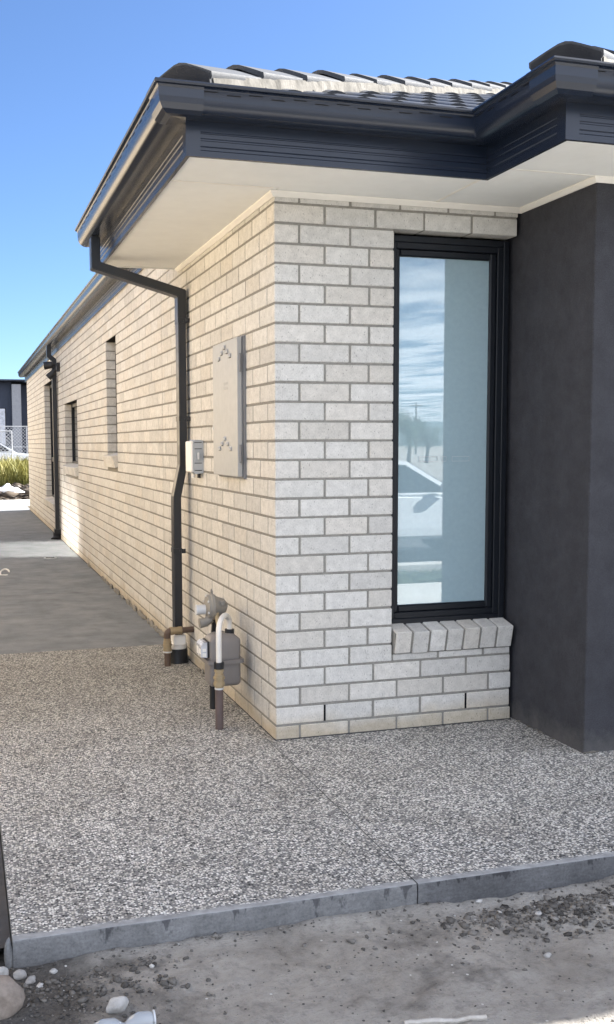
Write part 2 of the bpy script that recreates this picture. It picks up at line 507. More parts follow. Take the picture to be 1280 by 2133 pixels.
def world_loc(o):
    l = Vector(o.location)
    while o.parent is not None:
        o = o.parent
        l += Vector(o.location)
    return l

def attach(o, parent):
    """parent keeps the world position (parents are only ever translated)"""
    w = world_loc(parent)
    o.parent = parent
    o.location = Vector(o.location) - w

def empty(name, loc, label, cat, group=None):
    o = bpy.data.objects.new(name, None)
    o.location = loc
    o.empty_display_size = 0.1
    COL.objects.link(o)
    tag(o, label, cat, group)
    return o

def tag(o, label=None, cat=None, group=None, kind=None):
    if label: o['label'] = label
    if cat: o['category'] = cat
    if group: o['group'] = group
    if kind: o['kind'] = kind
    return o

_cb = {}
def chamfer_box(dx, dy, dz, c):
    if c <= 0:
        vs = [(x, y, z) for x in (0, dx) for y in (0, dy) for z in (0, dz)]
        fs = [(0, 1, 3, 2), (4, 6, 7, 5), (0, 4, 5, 1), (2, 3, 7, 6), (0, 2, 6, 4), (1, 5, 7, 3)]
        return vs, fs
    d = (dx, dy, dz)
    vs = []; idx = {}
    for sx in (0, 1):
        for sy in (0, 1):
            for sz in (0, 1):
                sg = (sx, sy, sz)
                for ax in range(3):
                    p = []
                    for k in range(3):
                        full = d[k] if sg[k] else 0.0
                        inn = (d[k] - c) if sg[k] else c
                        p.append(full if k == ax else inn)
                    idx[(sx, sy, sz, ax)] = len(vs); vs.append(tuple(p))
    fs = []
    for ax in range(3):
        o1, o2 = [k for k in range(3) if k != ax]
        for sgn in (0, 1):
            q = []
            for a, b in ((0, 0), (1, 0), (1, 1), (0, 1)):
                t = [0, 0, 0]; t[ax] = sgn; t[o1] = a; t[o2] = b
                q.append(idx[(*t, ax)])
            fs.append(tuple(q))
        for a in (0, 1):
            for b in (0, 1):
                t0 = [0, 0, 0]; t0[o1] = a; t0[o2] = b
                t1 = list(t0); t1[ax] = 1
                fs.append((idx[(*t0, o1)], idx[(*t1, o1)], idx[(*t1, o2)], idx[(*t0, o2)]))
    for sx in (0, 1):
        for sy in (0, 1):
            for sz in (0, 1):
                fs.append(tuple(idx[(sx, sy, sz, a)] for a in range(3)))
    return vs, fs

def sweep(path, prof, side=1, close=True):
    """Sweep a profile of (outward offset, z) along a plan polyline with mitred corners.
    side=+1: outward lies to the right of the travel direction."""
    n = len(path); k = len(prof)
    P = [Vector((p[0], p[1])) for p in path]
    nor = []
    for i in range(n - 1):
        d = (P[i + 1] - P[i]).normalized()
        nor.append(Vector((d.y, -d.x)) * side)
    vs = []
    for i in range(n):
        if i == 0: m = nor[0]
        elif i == n - 1: m = nor[-1]
        else:
            m = nor[i - 1] + nor[i]
            m = m / m.dot(nor[i])
        for o, z in prof:
            q = P[i] + m * o
            vs.append((q.x, q.y, z))
    fs = []
    for i in range(n - 1):
        for j in range(k if close else k - 1):
            j2 = (j + 1) % k
            fs.append((i * k + j, i * k + j2, (i + 1) * k + j2, (i + 1) * k + j))
    if close:
        fs.append(tuple(range(k))[::-1])
        fs.append(tuple(range((n - 1) * k, n * k)))
    return vs, fs

def rock_mesh(seed, sx, sy, sz, sub=2, rough=0.35):
    bm = bmesh.new()
    bmesh.ops.create_icosphere(bm, subdivisions=sub, radius=1)
    off = Vector((seed * 3.1, seed * 1.7, seed * 5.3))
    for v in bm.verts:
        k = 1 + rough * mnoise.noise(v.co * 1.1 + off) + rough * 0.4 * mnoise.noise(v.co * 2.7 + off)
        q = v.co * k
        v.co = Vector((q.x * sx, q.y * sy, max(q.z, -0.55) * sz))
    vs = [tuple(v.co) for v in bm.verts]; fs = [tuple(v.index for v in f.verts) for f in bm.faces]
    bm.free()
    return vs, fs

def set_rnd(o, vals_per_vert):
    a = o.data.attributes.new('rnd', 'FLOAT', 'POINT')
    a.data.foreach_set('value', np.asarray(vals_per_vert, dtype=np.float32))

def mesh_np(name, V, Fq, mat, parent=None):
    """fast mesh from numpy; Fq (n,k) equal-size faces"""
    me = bpy.data.meshes.new(name)
    V = np.asarray(V, np.float32); Fq = np.asarray(Fq, np.int32)
    me.vertices.add(len(V)); me.vertices.foreach_set('co', V.ravel())
    k = Fq.shape[1]
    me.loops.add(Fq.size); me.loops.foreach_set('vertex_index', Fq.ravel())
    me.polygons.add(len(Fq)); me.polygons.foreach_set('loop_start', np.arange(0, Fq.size, k, dtype=np.int32))
    me.update(calc_edges=True); me.validate()
    me.materials.append(MAT[mat])
    o = bpy.data.objects.new(name, me); COL.objects.link(o)
    if parent is not None: attach(o, parent)
    return o
# ------------------------------------------------------------------ ground, paths
def axis_pts(dense, step, far):
    a, b = dense
    mid = list(np.arange(a, b, step))
    lo, hi = [], []
    d = step * 2; x = a
    while x > -far:
        x -= d; lo.append(x); d *= 1.35
    d = step * 2; x = b
    while x < far:
        x += d; hi.append(x); d *= 1.35
    return np.array(lo[::-1] + mid + hi)

gx = axis_pts((-1.6, 1.3), 0.018, 450)
gy = np.unique(np.concatenate([axis_pts((-2.9, -1.4), 0.018, 450), np.arange(21.0, 40, 0.4), [-4.7, -7.4, -7.5]]))

def ground_h(x, y):
    h = -0.062
    near = max(0.0, 1 - max(abs(y + 2.1) - 0.7, 0) / 2.0)
    v = Vector((x, y, 0))
    if near > 0:
        h += near * (0.018 * mnoise.noise(v * 1.7 + Vector((4, 2, 0))) + 0.010 * mnoise.noise(v * 5) + 0.006 * mnoise.noise(v * 14) + 0.004 * mnoise.noise(v * 33))
        # loose pile by the slab at right, hollow along the slab foot
        pile = math.exp(-(((x - 0.42) / 0.34) ** 2 + ((y + 1.74) / 0.10) ** 2))
        h += 0.020 * pile * (1 + 0.8 * mnoise.noise(v * 22))
        h += (0.012 + 0.016 * mnoise.noise(Vector((x * 3.3, 9, 0))) + 0.008 * mnoise.noise(Vector((x * 17, 4, 0)))) * math.exp(-((y + 1.578) / 0.03) ** 2)
    if -1.45 < y < 21: h = min(h, -0.075)
    if y >= 21.0:
        t = min((y - 21.0) / 6, 1)
        h = -0.04 + 0.05 * t + 0.07 * mnoise.noise(v * 0.9) * t
    if y < -4.7:
        t = min((-4.7 - y) / 2.7, 1)
        h = -0.07 - 0.27 * t
    if y < -7.45: h = -0.42
    return h
GX, GY = np.meshgrid(gx, gy)
GZ = np.array([[ground_h(x, y) for x in gx] for y in gy])
nx, ny = len(gx), len(gy)
ii = np.arange(nx * ny).reshape(ny, nx)
quads = np.stack([ii[:-1, :-1], ii[:-1, 1:], ii[1:, 1:], ii[1:, :-1]], -1).reshape(-1, 4)
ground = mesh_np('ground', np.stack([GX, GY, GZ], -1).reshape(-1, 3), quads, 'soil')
tag(ground, kind='structure')
ground.data.polygons.foreach_set('use_smooth', [True] * len(ground.data.polygons))

# exposed aggregate paving: two panels with a saw cut running from the house corner
ZA = 0.020
def slab(name, x0, x1, y0, y1, ztop, zbot, mat, face=None, c=0.004):
    o = MB().box(x0, x1, y0, y1, zbot, ztop, c).build(name, mat)
    if face:
        o.data.materials.append(MAT[face])
        for p in o.data.polygons:
            if p.normal.z < 0.5: p.material_index = 1
    return tag(o, kind='structure')
def rough_slab(x0, x1, y1):
    n = int(min(x1 - x0, 2.2) / 0.012)
    xs = list(np.linspace(x0, min(x1, x0 + 2.2), n)) + ([x1] if x1 > x0 + 2.3 else [])
    rows = []
    for x in xs:
        e = 0.0 if x > 2.5 else 1.0
        f1 = mnoise.noise(Vector((x * 9, 0, 1))) * e; f2 = mnoise.noise(Vector((x * 38, 0, 5))) * e; f3 = mnoise.noise(Vector((x * 24, 7, 5))) * e
        ch = 0.004 + 0.006 * max(0, f2 + 0.3 * f1)
        yf = -1.561 + 0.004 * f1 + 0.0015 * f3
        rows.append([(x, y1, -0.14), (x, y1, ZA), (x, yf + ch + 0.002, ZA), (x, yf + ch * 0.35, ZA - ch * 0.35), (x, yf, ZA - ch), (x, yf - 0.002 + 0.003 * f3, -0.012), (x, yf - 0.002 - 0.003 * f2, -0.04), (x, yf, -0.14)])
    k = 8
    vs = [p for r in rows for p in r]
    fs = []
    for i in range(len(rows) - 1):
        for j in range(k): fs.append((i * k + j, i * k + (j + 1) % k, (i + 1) * k + (j + 1) % k, (i + 1) * k + j))
    fs.append(tuple(range(k))); fs.append(tuple(range((len(rows) - 1) * k, len(rows) * k))[::-1])
    o = MB().add(vs, fs).build('aggregate_paving', 'aggregate')
    o.data.materials.append(MAT['concrete_face'])
    for p in o.data.polygons:
        if p.normal.z < 0.9: p.material_index = 1
    return tag(o, kind='structure')
rough_slab(-1.237, -0.0350, 2.345)
rough_slab(-0.0304, 8.2, 0.02)
slab('aggregate_paving', -0.0304, 0.02, 0.024, 2.345, ZA, -0.14, 'aggregate', 'concrete_face', 0.002)
edge_strip = MB()  # black strip added along the left edge of the paving
for k in range(40):
    y0_, y1_ = -1.52 + k * 0.1, -1.42 + k * 0.1
    z0_ = -0.035 + 0.012 * mnoise.noise(Vector((k * 0.4, 0, 0))); z1_ = -0.035 + 0.012 * mnoise.noise(Vector((k * 0.4 + 0.4, 0, 0)))
    edge_strip.add([(-1.62, y0_, -0.05), (-1.40, y0_, z0_), (-1.240, y0_, -0.012), (-1.62, y1_, -0.05), (-1.40, y1_, z1_), (-1.240, y1_, -0.012)], [(0, 1, 4, 3), (1, 2, 5, 4)])
tag(edge_strip.build('dark_edge_strip', 'black_rubber', None, True), 'black strip along the left edge of the paving', 'plastic sheet')
# smooth concrete side path in bays
bays = [2.351, 4.98, 8.12, 11.4, 14.7, 18.6]
for a, b in zip(bays[:-1], bays[1:]):
    slab('side_path', -1.25, 0.03, a, b - 0.006, 0.016, -0.12, 'concrete', None, 0.006)
slab('far_footpath', -6, 12, 18.7, 21.3, 0.010, -0.12, 'concrete_pale', None, 0.006)
# street in front of the house (behind the camera, mirrored in the front window)
slab('front_footpath', -30, 30, -4.66, -3.1, -0.030, -0.2, 'concrete_pale', None, 0.01)
slab('kerb', -30, 30, -7.62, -7.45, -0.20, -0.5, 'concrete_pale', None, 0.02)
slab('road', -60, 60, -14.5, -7.63, -0.33, -0.6, 'asphalt', None, 0.01)

# ------------------------------------------------------------------ the house
C = 0.086
house = empty('brick_house', (0, 0, 0), 'single-storey cream brick house with charcoal eaves and a dark rendered entry wall', 'house')

OPEN_SIDE = [  # y0, y1, z0 (top of sill), z1
    (4.72, 5.36, 15 * C - 0.02, 27 * C),
    (7.90, 9.40, 13 * C - 0.02, 22 * C),
    (10.95, 12.72, 6 * C - 0.02, 27 * C),
]
SILL_H = 0.118
SIDE_END = 17.14
N_COURSE = 31

# mortar body of the walls (recessed joints)
R_ = 0.0022
mb = MB()
# front wall
mb.box(R_, 1.188, R_ + 0.0008, 0.105, -0.06, 4.45 * C - 0.004)
mb.box(R_, 0.566 - 0.004, R_ + 0.0008, 0.105, 4.45 * C - 0.004, 27 * C + 0.0055)
mb.box(R_, 1.188, R_ + 0.0008, 0.105, 27 * C + 0.006, 2.64)
# side wall: strips between openings
ys = [0.105]
for y0, y1, z0, z1 in OPEN_SIDE: ys += [y0 - R_, y1 + R_]
ys += [SIDE_END - R_]
for a, b in zip(ys[0::2], ys[1::2]):
    mb.box(R_, 0.105, a, b, -0.06, N_COURSE * C)
for y0, y1, z0, z1 in OPEN_SIDE:
    mb.box(R_, 0.105, y0 - R_, y1 + R_, -0.06, z0 - SILL_H + 0.004)
    mb.box(R_, 0.105, y0 - R_, y1 + R_, z1 + R_, N_COURSE * C)
wall = mb.build('brick_wall', 'mortar', house)

# bricks: list of (x0,x1,y0,y1,z0,z1)
bricks = []
def zc(k):
    return (k - 1) * C + 0.005, k * C - 0.005
for k in range(1, N_COURSE + 1):
    z0, z1 = zc(k)
    even = k % 2 == 0
    # corner brick
    bricks.append((0, 0.23, 0, 0.11, z0, z1) if even else (0, 0.11, 0, 0.23, z0, z1))
    # front
    if k <= 29:
        full = k <= 5 or k >= 28
        x = 0.24 if even else 0.12
        lim = 1.195 if (k <= 4 or k >= 28) else 0.567
        if lim < 1:
            if even: segs = [(0.24, 0.442), (0.452, lim)]
            else: segs = [(0.12, 0.35), (0.36, lim)]
            for a, b in segs: bricks.append((a, b, 0, 0.11, z0, z1))
            if k == 5:
                for a, b in ((0.577, 0.802), (0.812, 1.040), (1.050, 1.187)):
                    bricks.append((a, b, 0, 0.11, z0, z0 + 0.030))
        else:
            while x < lim - 0.03:
                bricks.append((x, min(x + 0.23, lim), 0, 0.11, z0, z1)); x += 0.24
    # side
    y = 0.12 if even else 0.24
    cells = []
    while y < SIDE_END - 0.03:
        cells.append((y, min(y + 0.23, SIDE_END))); y += 0.24
    cuts = [(2.595, 2.605, -1, 9), (9.62, 9.63, -1, 9)]
    for y0, y1, o0, o1 in OPEN_SIDE:
        cuts.append((y0, y1, o0 - SILL_H - 0.004, o1))
    for a, b, c0, c1 in cuts:
        if z1 <= c0 + 0.02 or z0 >= c1 - 0.02: continue
        nxt = []
        for p, q in cells:
            if q <= a or p >= b: nxt.append((p, q)); continue
            if a - p > 0.025: nxt.append((p, a))
            if q - b > 0.025: nxt.append((b, q))
        cells = nxt
    for p, q in cells:
        bricks.append((0, 0.11, p, q, z0, z1))

def brick_size(bk):
    c = Vector(((bk[0] + bk[1]) / 2, (bk[2] + bk[3]) / 2, (bk[4] + bk[5]) / 2))
    d = (c - CAM).length
    n_front = bk[2] == 0
    n_side = bk[0] == 0
    v = (c - CAM).normalized()
    a = 0
    if n_front: a += (bk[1] - bk[0]) * abs(v.y)
    if n_side: a += (bk[3] - bk[2]) * abs(v.x)
    vis = 0.0 if (bk[5] > 2.47 and c.y < 2.0) else 1.0
    return vis * a * (bk[5] - bk[4]) / d ** 2
order = sorted(range(len(bricks)), key=lambda i: -brick_size(bricks[i]))
single = set(order[:300])
_bm = {}
stuffV, stuffF4, stuffF3, stuffR = [], [], [], []
for i, bk in enumerate(bricks):
    dx, dy, dz = bk[1] - bk[0], bk[3] - bk[2], bk[5] - bk[4]
    jx, jy, jz = np.clip(rng.normal(0, 0.0006, 3), -0.0009, 0.0009)
    if i in single:
        key = (round(dx, 3), round(dy, 3), round(dz, 3))
        if key not in _bm:
            vs, fs = chamfer_box(dx, dy, dz, 0.0028)
            vs = [(p[0] - dx / 2, p[1] - dy / 2, p[2] - dz / 2) for p in vs]
            o = MB().add(vs, fs).build('brick', 'brick')
            _bm[key] = o.data
        else:
            o = bpy.data.objects.new('brick', _bm[key]); COL.objects.link(o)
        o.location = ((bk[0] + bk[1]) / 2 + jx, (bk[2] + bk[3]) / 2 + jy, (bk[4] + bk[5]) / 2 + jz * 0.6)
        o.rotation_euler = (rng.normal(0, 0.002) if dx > dy else 0, float(np.clip(rng.normal(0, 0.002), -0.004, 0.004)), float(np.clip(rng.normal(0, 0.002), -0.004, 0.004)))
        o.parent = wall
    else:
        vs, fs = chamfer_box(dx, dy, dz, 0.0028)
        o0 = sum(len(a) for a in stuffV)
        stuffV.append(np.array(vs) + np.array((bk[0] + jx, bk[2] + jy, bk[4] + jz * 0.6)))
        stuffF4 += [tuple(a + o0 for a in f) for f in fs]
        stuffR.append(np.full(len(vs), rng.random()))
sb = MB(); sb.v = np.concatenate(stuffV).tolist(); sb.f = stuffF4
so = sb.build('brickwork', 'brick', wall)
set_rnd(so, np.concatenate(stuffR))
tag(so, kind='stuff')
# weep holes (open perpends) and the sealed movement joint
for xw in (0.235, 0.955):
    MB().box(xw - 0.0045, xw + 0.0045, 0.0008, 0.02, C + 0.006, 2 * C - 0.006).build('weep_hole', 'dark', wall)
for yj in (2.60, 9.625):
    MB().box(0.0012, 0.03, yj - 0.0045, yj + 0.0045, 0.0, N_COURSE * C).build('movement_joint', 'mortar', wall)
# mortar smear and black membrane at the foot of the wall
mb = MB()
mb.box(-0.006, 1.2, -0.005, 0.02, 0.0, 0.0245, 0.002)
mb.box(-0.005, 0.02, 0.021, SIDE_END, 0.0, 0.0225, 0.002)
mb.build('damp_course', 'dpc', house)
# mortar droppings along the foot of the side wall
mb = MB()
for i in range(90):
    y = 2.6 + 3.2 * rng.random() ** 1.2 if i < 60 else rng.uniform(0.1, 9)
    s = rng.uniform(0.008, 0.026)
    vs, fs = rock_mesh(i * 1.3, s * 0.5, s * rng.uniform(1, 2.2), s * rng.uniform(0.7, 1.6), 1, 0.5)
    x = -0.008 - 0.3 * s
    mb.add([(p[0] + x, p[1] + y, p[2] + 0.022 + s * 0.3) for p in vs], fs)
tag(mb.build('mortar_droppings', 'mortar', house), kind='stuff')

# sunlit interior is never seen: closed dark core behind the windows
MB().box(0.16, 9.6, 0.16, 17.0, 0.0, 2.6).build('inner_wall', 'dark', house)

# ---- dark rendered entry wall
PX, PYF = 1.212, -0.588
mb = MB().box(PX, 8.0, PYF, 0.155, -0.05, 2.452, 0.004)
ent = mb.build('rendered_wall', 'render', house)
mb = MB()
for i in range(24):
    t = rng.random()
    s = rng.uniform(0.004, 0.012)
    vs, fs = rock_mesh(i * 2.3, s * 1.5, s, s * 0.5, 1, 0.5)
    if i < 12: px, py = PX - 0.004, -0.05 - 0.33 * t
    else: px, py = PX + 0.10 * t, PYF - 0.004
    mb.add([(p[0] + px, p[1] + py, p[2] + 0.024) for p in vs], fs)
tag(mb.build('render_splashes', 'bedding', house), kind='stuff')

# ---- windows
# front window
win = MB()
FX0, FX1, FZ0, FZ1, FY = 0.574, 1.190, 0.505, 2.314, 0.070
fr = MB()
def ring(m, x0, x1, z0, z1, w, y0, y1, c=0.003, wl=None):
    wl = wl or w
    m.box(x0, x0 + wl, y0, y1, z0, z1, c)
    m.box(x1 - w, x1, y0, y1, z0, z1, c)
    m.box(x0 + wl - 0.001, x1 - w + 0.001, y0 + 0.0005, y1, z0, z0 + w, c)
    m.box(x0 + wl - 0.001, x1 - w + 0.001, y0 + 0.0005, y1, z1 - w, z1, c)
ring(fr, FX0, FX1, FZ0, FZ1, 0.030, FY - 0.008, FY + 0.08, 0.003, 0.020)
win_o = fr.build('window', 'frame', house)
fr = MB(); ring(fr, FX0 + 0.018, FX1 - 0.028, FZ0 + 0.028, FZ1 - 0.028, 0.030, FY, FY + 0.07, 0.003, 0.020)
fr.build('frame', 'frame', win_o)
fr = MB(); ring(fr, FX0 + 0.036, FX1 - 0.056, FZ0 + 0.056, FZ1 - 0.056, 0.034, FY + 0.012, FY + 0.06, 0.006, 0.024)
fr.build('glazing_bead', 'frame', win_o)
MB().box(FX0 + 0.040, FX1 - 0.06, FY + 0.028, FY + 0.034, FZ0 + 0.06, FZ1 - 0.06).build('pane', 'glass', win_o)
MB().box(FX0 + 0.03, FX1 - 0.05, FY + 0.075, FY + 0.080, FZ0 + 0.03, FZ1 - 0.03).build('blind', 'blind', win_o)
# printed outlines low on the blind side of the glass
mk = MB()
for a, b in ((0.742, 0.838), (0.862, 0.884), (0.914, 1.006)):
    zt, zb, w = 1.300, 1.276, 0.0016
    y0, y1 = FY + 0.0215, FY + 0.0225
    mk.box(a, b, y0, y1, zt - w, zt); mk.box(a, b, y0, y1, zb, zb + w)
    mk.box(a, a + w, y0, y1, zb + w, zt - w); mk.box(b - w, b, y0, y1, zb + w, zt - w)
mk.build('glass_marking', 'pvc_grey_dark', win_o)
# sloping brick-on-edge sill
pitch = (1.1925 - 0.573) / 7
for i in range(7):
    x0 = 0.573 + i * pitch + 0.005
    vs, fs = chamfer_box(pitch - 0.011, 0.15, 0.108, 0.003)
    bm_ = MB().add([(p[0], p[1], p[2]) for p in vs], fs)
    o = bm_.build('sill_brick', 'brick')
    o.location = (x0, -0.014 + rng.normal(0, 0.001), 0.382 + rng.normal(0, 0.0008))
    o.rotation_euler = (math.radians(13), rng.normal(0, 0.006), rng.normal(0, 0.006))
    o.parent = win_o
vs, fs = chamfer_box(1.191 - 0.572, 0.14, 0.100, 0)
o = MB().add(vs, fs).build('sill_mortar', 'mortar')
o.location = (0.572, -0.006, 0.383); o.rotation_euler = (math.radians(13), 0, 0); o.parent = win_o
# side windows
for wi, (y0, y1, z0, z1) in enumerate(OPEN_SIDE):
    X0, X1 = 0.088, 0.14
    m = MB()
    w = 0.045
    def sbar(m, a, b, c, d, xx=0.0): m.box(X0 + xx, X1 - 0.004, a, b, c, d, 0.003)
    sbar(m, y0 - 0.01, y0 + w, z0 - 0.02, z1 + 0.01); sbar(m, y1 - w, y1 + 0.01, z0 - 0.02, z1 + 0.01)
    sbar(m, y0 + w, y1 - w, z0 - 0.02, z0 + w, 0.001); sbar(m, y0 + w, y1 - w, z1 - w, z1 + 0.01, 0.001)
    wo = m.build('window', 'frame', house)
    if wi == 1:
        m = MB(); ym = (y0 + y1) / 2; sbar(m, ym - 0.03, ym + 0.03, z0 + w, z1 - w, 0.002); m.build('mullion', 'frame', wo)
    if wi == 2:
        m = MB(); zm = 1.12; sbar(m, y0 + w, y1 - w, zm - 0.035, zm + 0.035, 0.002)
        ym = y1 - 0.55; sbar(m, ym - 0.03, ym + 0.03, zm + 0.036, z1 - w, 0.002); m.build('mullion', 'frame', wo)
    MB().box(X0 + 0.02, X0 + 0.026, y0 + 0.02, y1 - 0.02, z0 + 0.02, z1 - 0.02).build('pane', 'dark_glass', wo)
    MB().box(0.004, 0.10, y0 - 0.05, y1 + 0.05, z1 - 0.001, z1 + 0.005).build('steel_lintel', 'dark', wo)
    n = max(1, int(round((y1 - y0) / 0.0865)))
    for i in range(n):
        ya = y0 + (y1 - y0) * i / n + 0.004; yb = y0 + (y1 - y0) * (i + 1) / n - 0.004
        vs, fs = chamfer_box(0.145, yb - ya, 0.106, 0.003)
        o = MB().add(vs, fs).build('sill_brick', 'brick')
        a = math.radians(-12)
        o.location = (-0.028, ya, z0 - SILL_H); o.rotation_euler = (0, a, 0); o.parent = wo

# ---- eaves: soffit, fascia, gutter
SZ = 2.455
def panel(x0, x1, y0, y1, name='soffit_panel'):
    return MB().box(x0, x1, y0, y1, SZ, SZ + 0.006, 0.001).build(name, 'soffit', house)
panel(-0.476, 0.0, -0.055, 2.02)
panel(-0.476, 0.765, -0.446, -0.059)
panel(0.004, 0.765, -0.0585, 0.0)
panel(0.769, PX, -0.447, 0.0)
panel(0.790, PX, -0.598, -0.4475)
panel(0.784, 2.6, -1.02, -0.602)
panel(2.604, 8.3, -1.02, -0.602)
def strip(x0, x1, y0, y1): MB().box(x0, x1, y0, y1, SZ - 0.003, SZ - 0.0004, 0.0008).build('joint_strip', 'trim_white', house)
strip(0.760, 0.774, -0.436, -0.022)
strip(0.79, PX - 0.02, -0.606, -0.594)
strip(-0.47, -0.02, -0.063, -0.052)
# moulding where soffit meets wall
bead = [(0.0, SZ - 0.024), (0.006, SZ - 0.024), (0.022, SZ - 0.008), (0.022, SZ - 0.001), (0.0, SZ - 0.001)]
vs, fs = sweep([(-0.001, 2.02), (-0.001, -0.001), (PX - 0.001, -0.001), (PX - 0.001, PYF - 0.001), (8.0, PYF - 0.001)], bead, 1)
MB().add(vs, fs).build('eave_moulding', 'trim_white', house)
# fascia with three rolled ribs
def fascia_prof(zb, zt):
    h = zt - zb
    p = [(-0.016, zb), (0.0, zb), (0.0, zb + 0.022), (-0.004, zb + 0.026), (-0.004, zb + 0.036), (0.0, zb + 0.040), (0.0, zb + 0.058), (-0.003, zb + 0.061),
         (-0.003, zb + 0.066), (0.0, zb + 0.069), (0.0, zb + 0.084), (-0.003, zb + 0.087), (-0.003, zb + 0.090), (0.0, zb + 0.093), (0.0, zt), (-0.016, zt)]
    return p
E1 = [(-0.487, 2.03), (-0.487, -0.455), (0.775, -0.455), (0.775, -1.03), (8.4, -1.03)]
vs, fs = sweep(E1, fascia_prof(2.447, 2.655), 1)
MB().add(vs, fs).build('fascia', 'steel', house)
E2 = [(-0.020, 17.42), (-0.020, 2.034)]
vs, fs = sweep(E2, fascia_prof(2.648, 2.838), 1)
MB().add(vs, fs).build('fascia', 'steel', house)
def gutter_prof(z):
    o = [(0.001, z + 0.010), (0.070, z), (0.092, z + 0.003), (0.110, z + 0.014), (0.121, z + 0.032), (0.125, z + 0.052), (0.126, z + 0.082), (0.131, z + 0.090), (0.140, z + 0.093),
         (0.143, z + 0.099), (0.140, z + 0.106), (0.132, z + 0.106)]
    i = [(0.130, z + 0.100), (0.122, z + 0.086), (0.120, z + 0.054), (0.114, z + 0.034), (0.104, z + 0.020), (0.088, z + 0.008), (0.008, z + 0.014), (0.008, z + 0.085), (0.001, z + 0.085)]
    return o + i
G1 = [(-0.487, 2.075)] + E1[1:]
vs, fs = sweep(G1, gutter_prof(2.566), 1)
g1 = MB().add(vs, fs).build('gutter', 'steel', house, smooth=True)
G2 = [(-0.020, 17.45), (-0.020, 2.034)]
vs, fs = sweep(G2, gutter_prof(2.748), 1)
g2 = MB().add(vs, fs).build('gutter', 'steel', house, smooth=True)
# overflow slots pressed into the gutter face, corner joiners
slot = None
def put_slot(loc, rz):
    global slot
    if slot is None:
        o = MB().box(-0.026, 0.026, -0.0012, 0.0012, -0.0016, 0.0016).build('overflow_slot', 'dark')
        slot = o.data
    else:
        o = bpy.data.objects.new('overflow_slot', slot); COL.objects.link(o)
    o.location = loc; o.rotation_euler = (0, 0, rz); o.parent = g1
for i in range(13): put_slot((-0.42 + 0.086 * i, -0.455 - 0.1262, 2.644 - (0.007 if i % 2 else 0)), 0)
for i in range(5): put_slot((0.775 - 0.1262, -0.63 - 0.086 * i, 2.644 - (0.007 if i % 2 else 0)), math.pi / 2)
for i in range(6): put_slot((0.82 + 0.086 * i, -1.03 - 0.1262, 2.644 - (0.007 if i % 2 else 0)), 0)
for i in range(28): put_slot((-0.487 - 0.1262, -0.45 + 0.086 * i, 2.644 - (0.007 if i % 2 else 0)), math.pi / 2)
def collar(path, z):
    pr_ = [(o + (0.0018 if o > 0.02 else 0), zz - (0.0018 if zz < z + 0.03 else 0)) for o, zz in gutter_prof(z)[:12]]
    vs, fs = sweep(path, pr_, 1, False)
    MB().add(vs, fs).build('gutter_joiner', 'steel', house)
collar([(-0.487, -0.415), (-0.487, -0.455), (-0.447, -0.455)], 2.566)
collar([(0.735, -0.455), (0.775, -0.455), (0.775, -0.495)], 2.566)
collar([(0.775, -0.99), (0.775, -1.03), (0.815, -1.03)], 2.566)
# fascia corner caps
for (cx_, cy_, sx, sy) in ((-0.487, -0.455, 1, 1), (0.775, -1.03, 1, 1)):
    vs, fs = sweep([(cx_, cy_ + 0.055), (cx_, cy_), (cx_ + 0.055, cy_)], [(0.0002, 2.4462), (0.0018, 2.4462), (0.0018, 2.60), (0.0002, 2.60)], 1)
    MB().add(vs, fs).build('corner_cap', 'steel', house)
# closing panel at the end of the boxed eave
MB().box(-0.474, 0.0, 2.021, 2.030, 2.447, 2.82).build('eave_end', 'soffit', house)

# ---- roof
T = math.tan(math.radians(22))
ZR = 2.646
ex, ey = -0.545, -0.513           # main eave edge lines
wx, wy = 0.717, -1.088            # wing eave edge lines
RX = 9.6                          # right-hand end of the roof
def zf(y): return ZR + (y - ey) * T
def zl(x): return ZR + (x - ex) * T
rm = MB()
yb = 17.5; half = (RX - ex) / 2; xr = ex + half; zr = ZR + half * T
th = Vector((0, 0, -0.03))
def face(pts):
    n = len(pts)
    top = [Vector(p) + Vector((0, 0, -0.03)) for p in pts]; bot = [p + th for p in top]
    rm.add(top + bot, [tuple(range(n)), tuple(range(n, 2 * n))[::-1]] + [(i, i + n, (i + 1) % n + n, (i + 1) % n) for i in range(n)])
hipy = ey + half
face([(ex, ey, ZR), (xr, hipy, zr), (xr, yb - half, zr), (-0.09, yb, zl(-0.09)), (-0.09, 2.06, zl(-0.09)), (ex, 2.06, ZR)])
# main front facet strip between hip and valley
L = 3.4
face([(ex, ey, ZR), (wx, ey, ZR), (wx + L, ey + L, ZR + L * T), (ex + L, ey + L, ZR + L * T)])
# wing left facet between valley and wing hip, wing front facet
face([(wx, wy, ZR), (wx + L, wy + L, ZR + L * T), (wx + L, ey + L, ZR + L * T), (wx, ey, ZR)])
face([(wx, wy, ZR), (8.5, wy, ZR), (8.5 - L, wy + L, ZR + L * T), (wx + L, wy + L, ZR + L * T)])
face([(8.5, wy, ZR), (RX, 2, ZR + 0.3), (RX, 8, ZR), (xr, hipy, zr), (8.5 - L, wy + L, ZR + L * T)])
face([(RX, 2, ZR), (RX, yb, ZR), (xr, yb - half, zr), (xr, hipy, zr)])
face([(-0.09, yb, zl(-0.09)), (xr, yb - half, zr), (RX, yb, ZR)])
roof = rm.build('roof', 'tile', house)

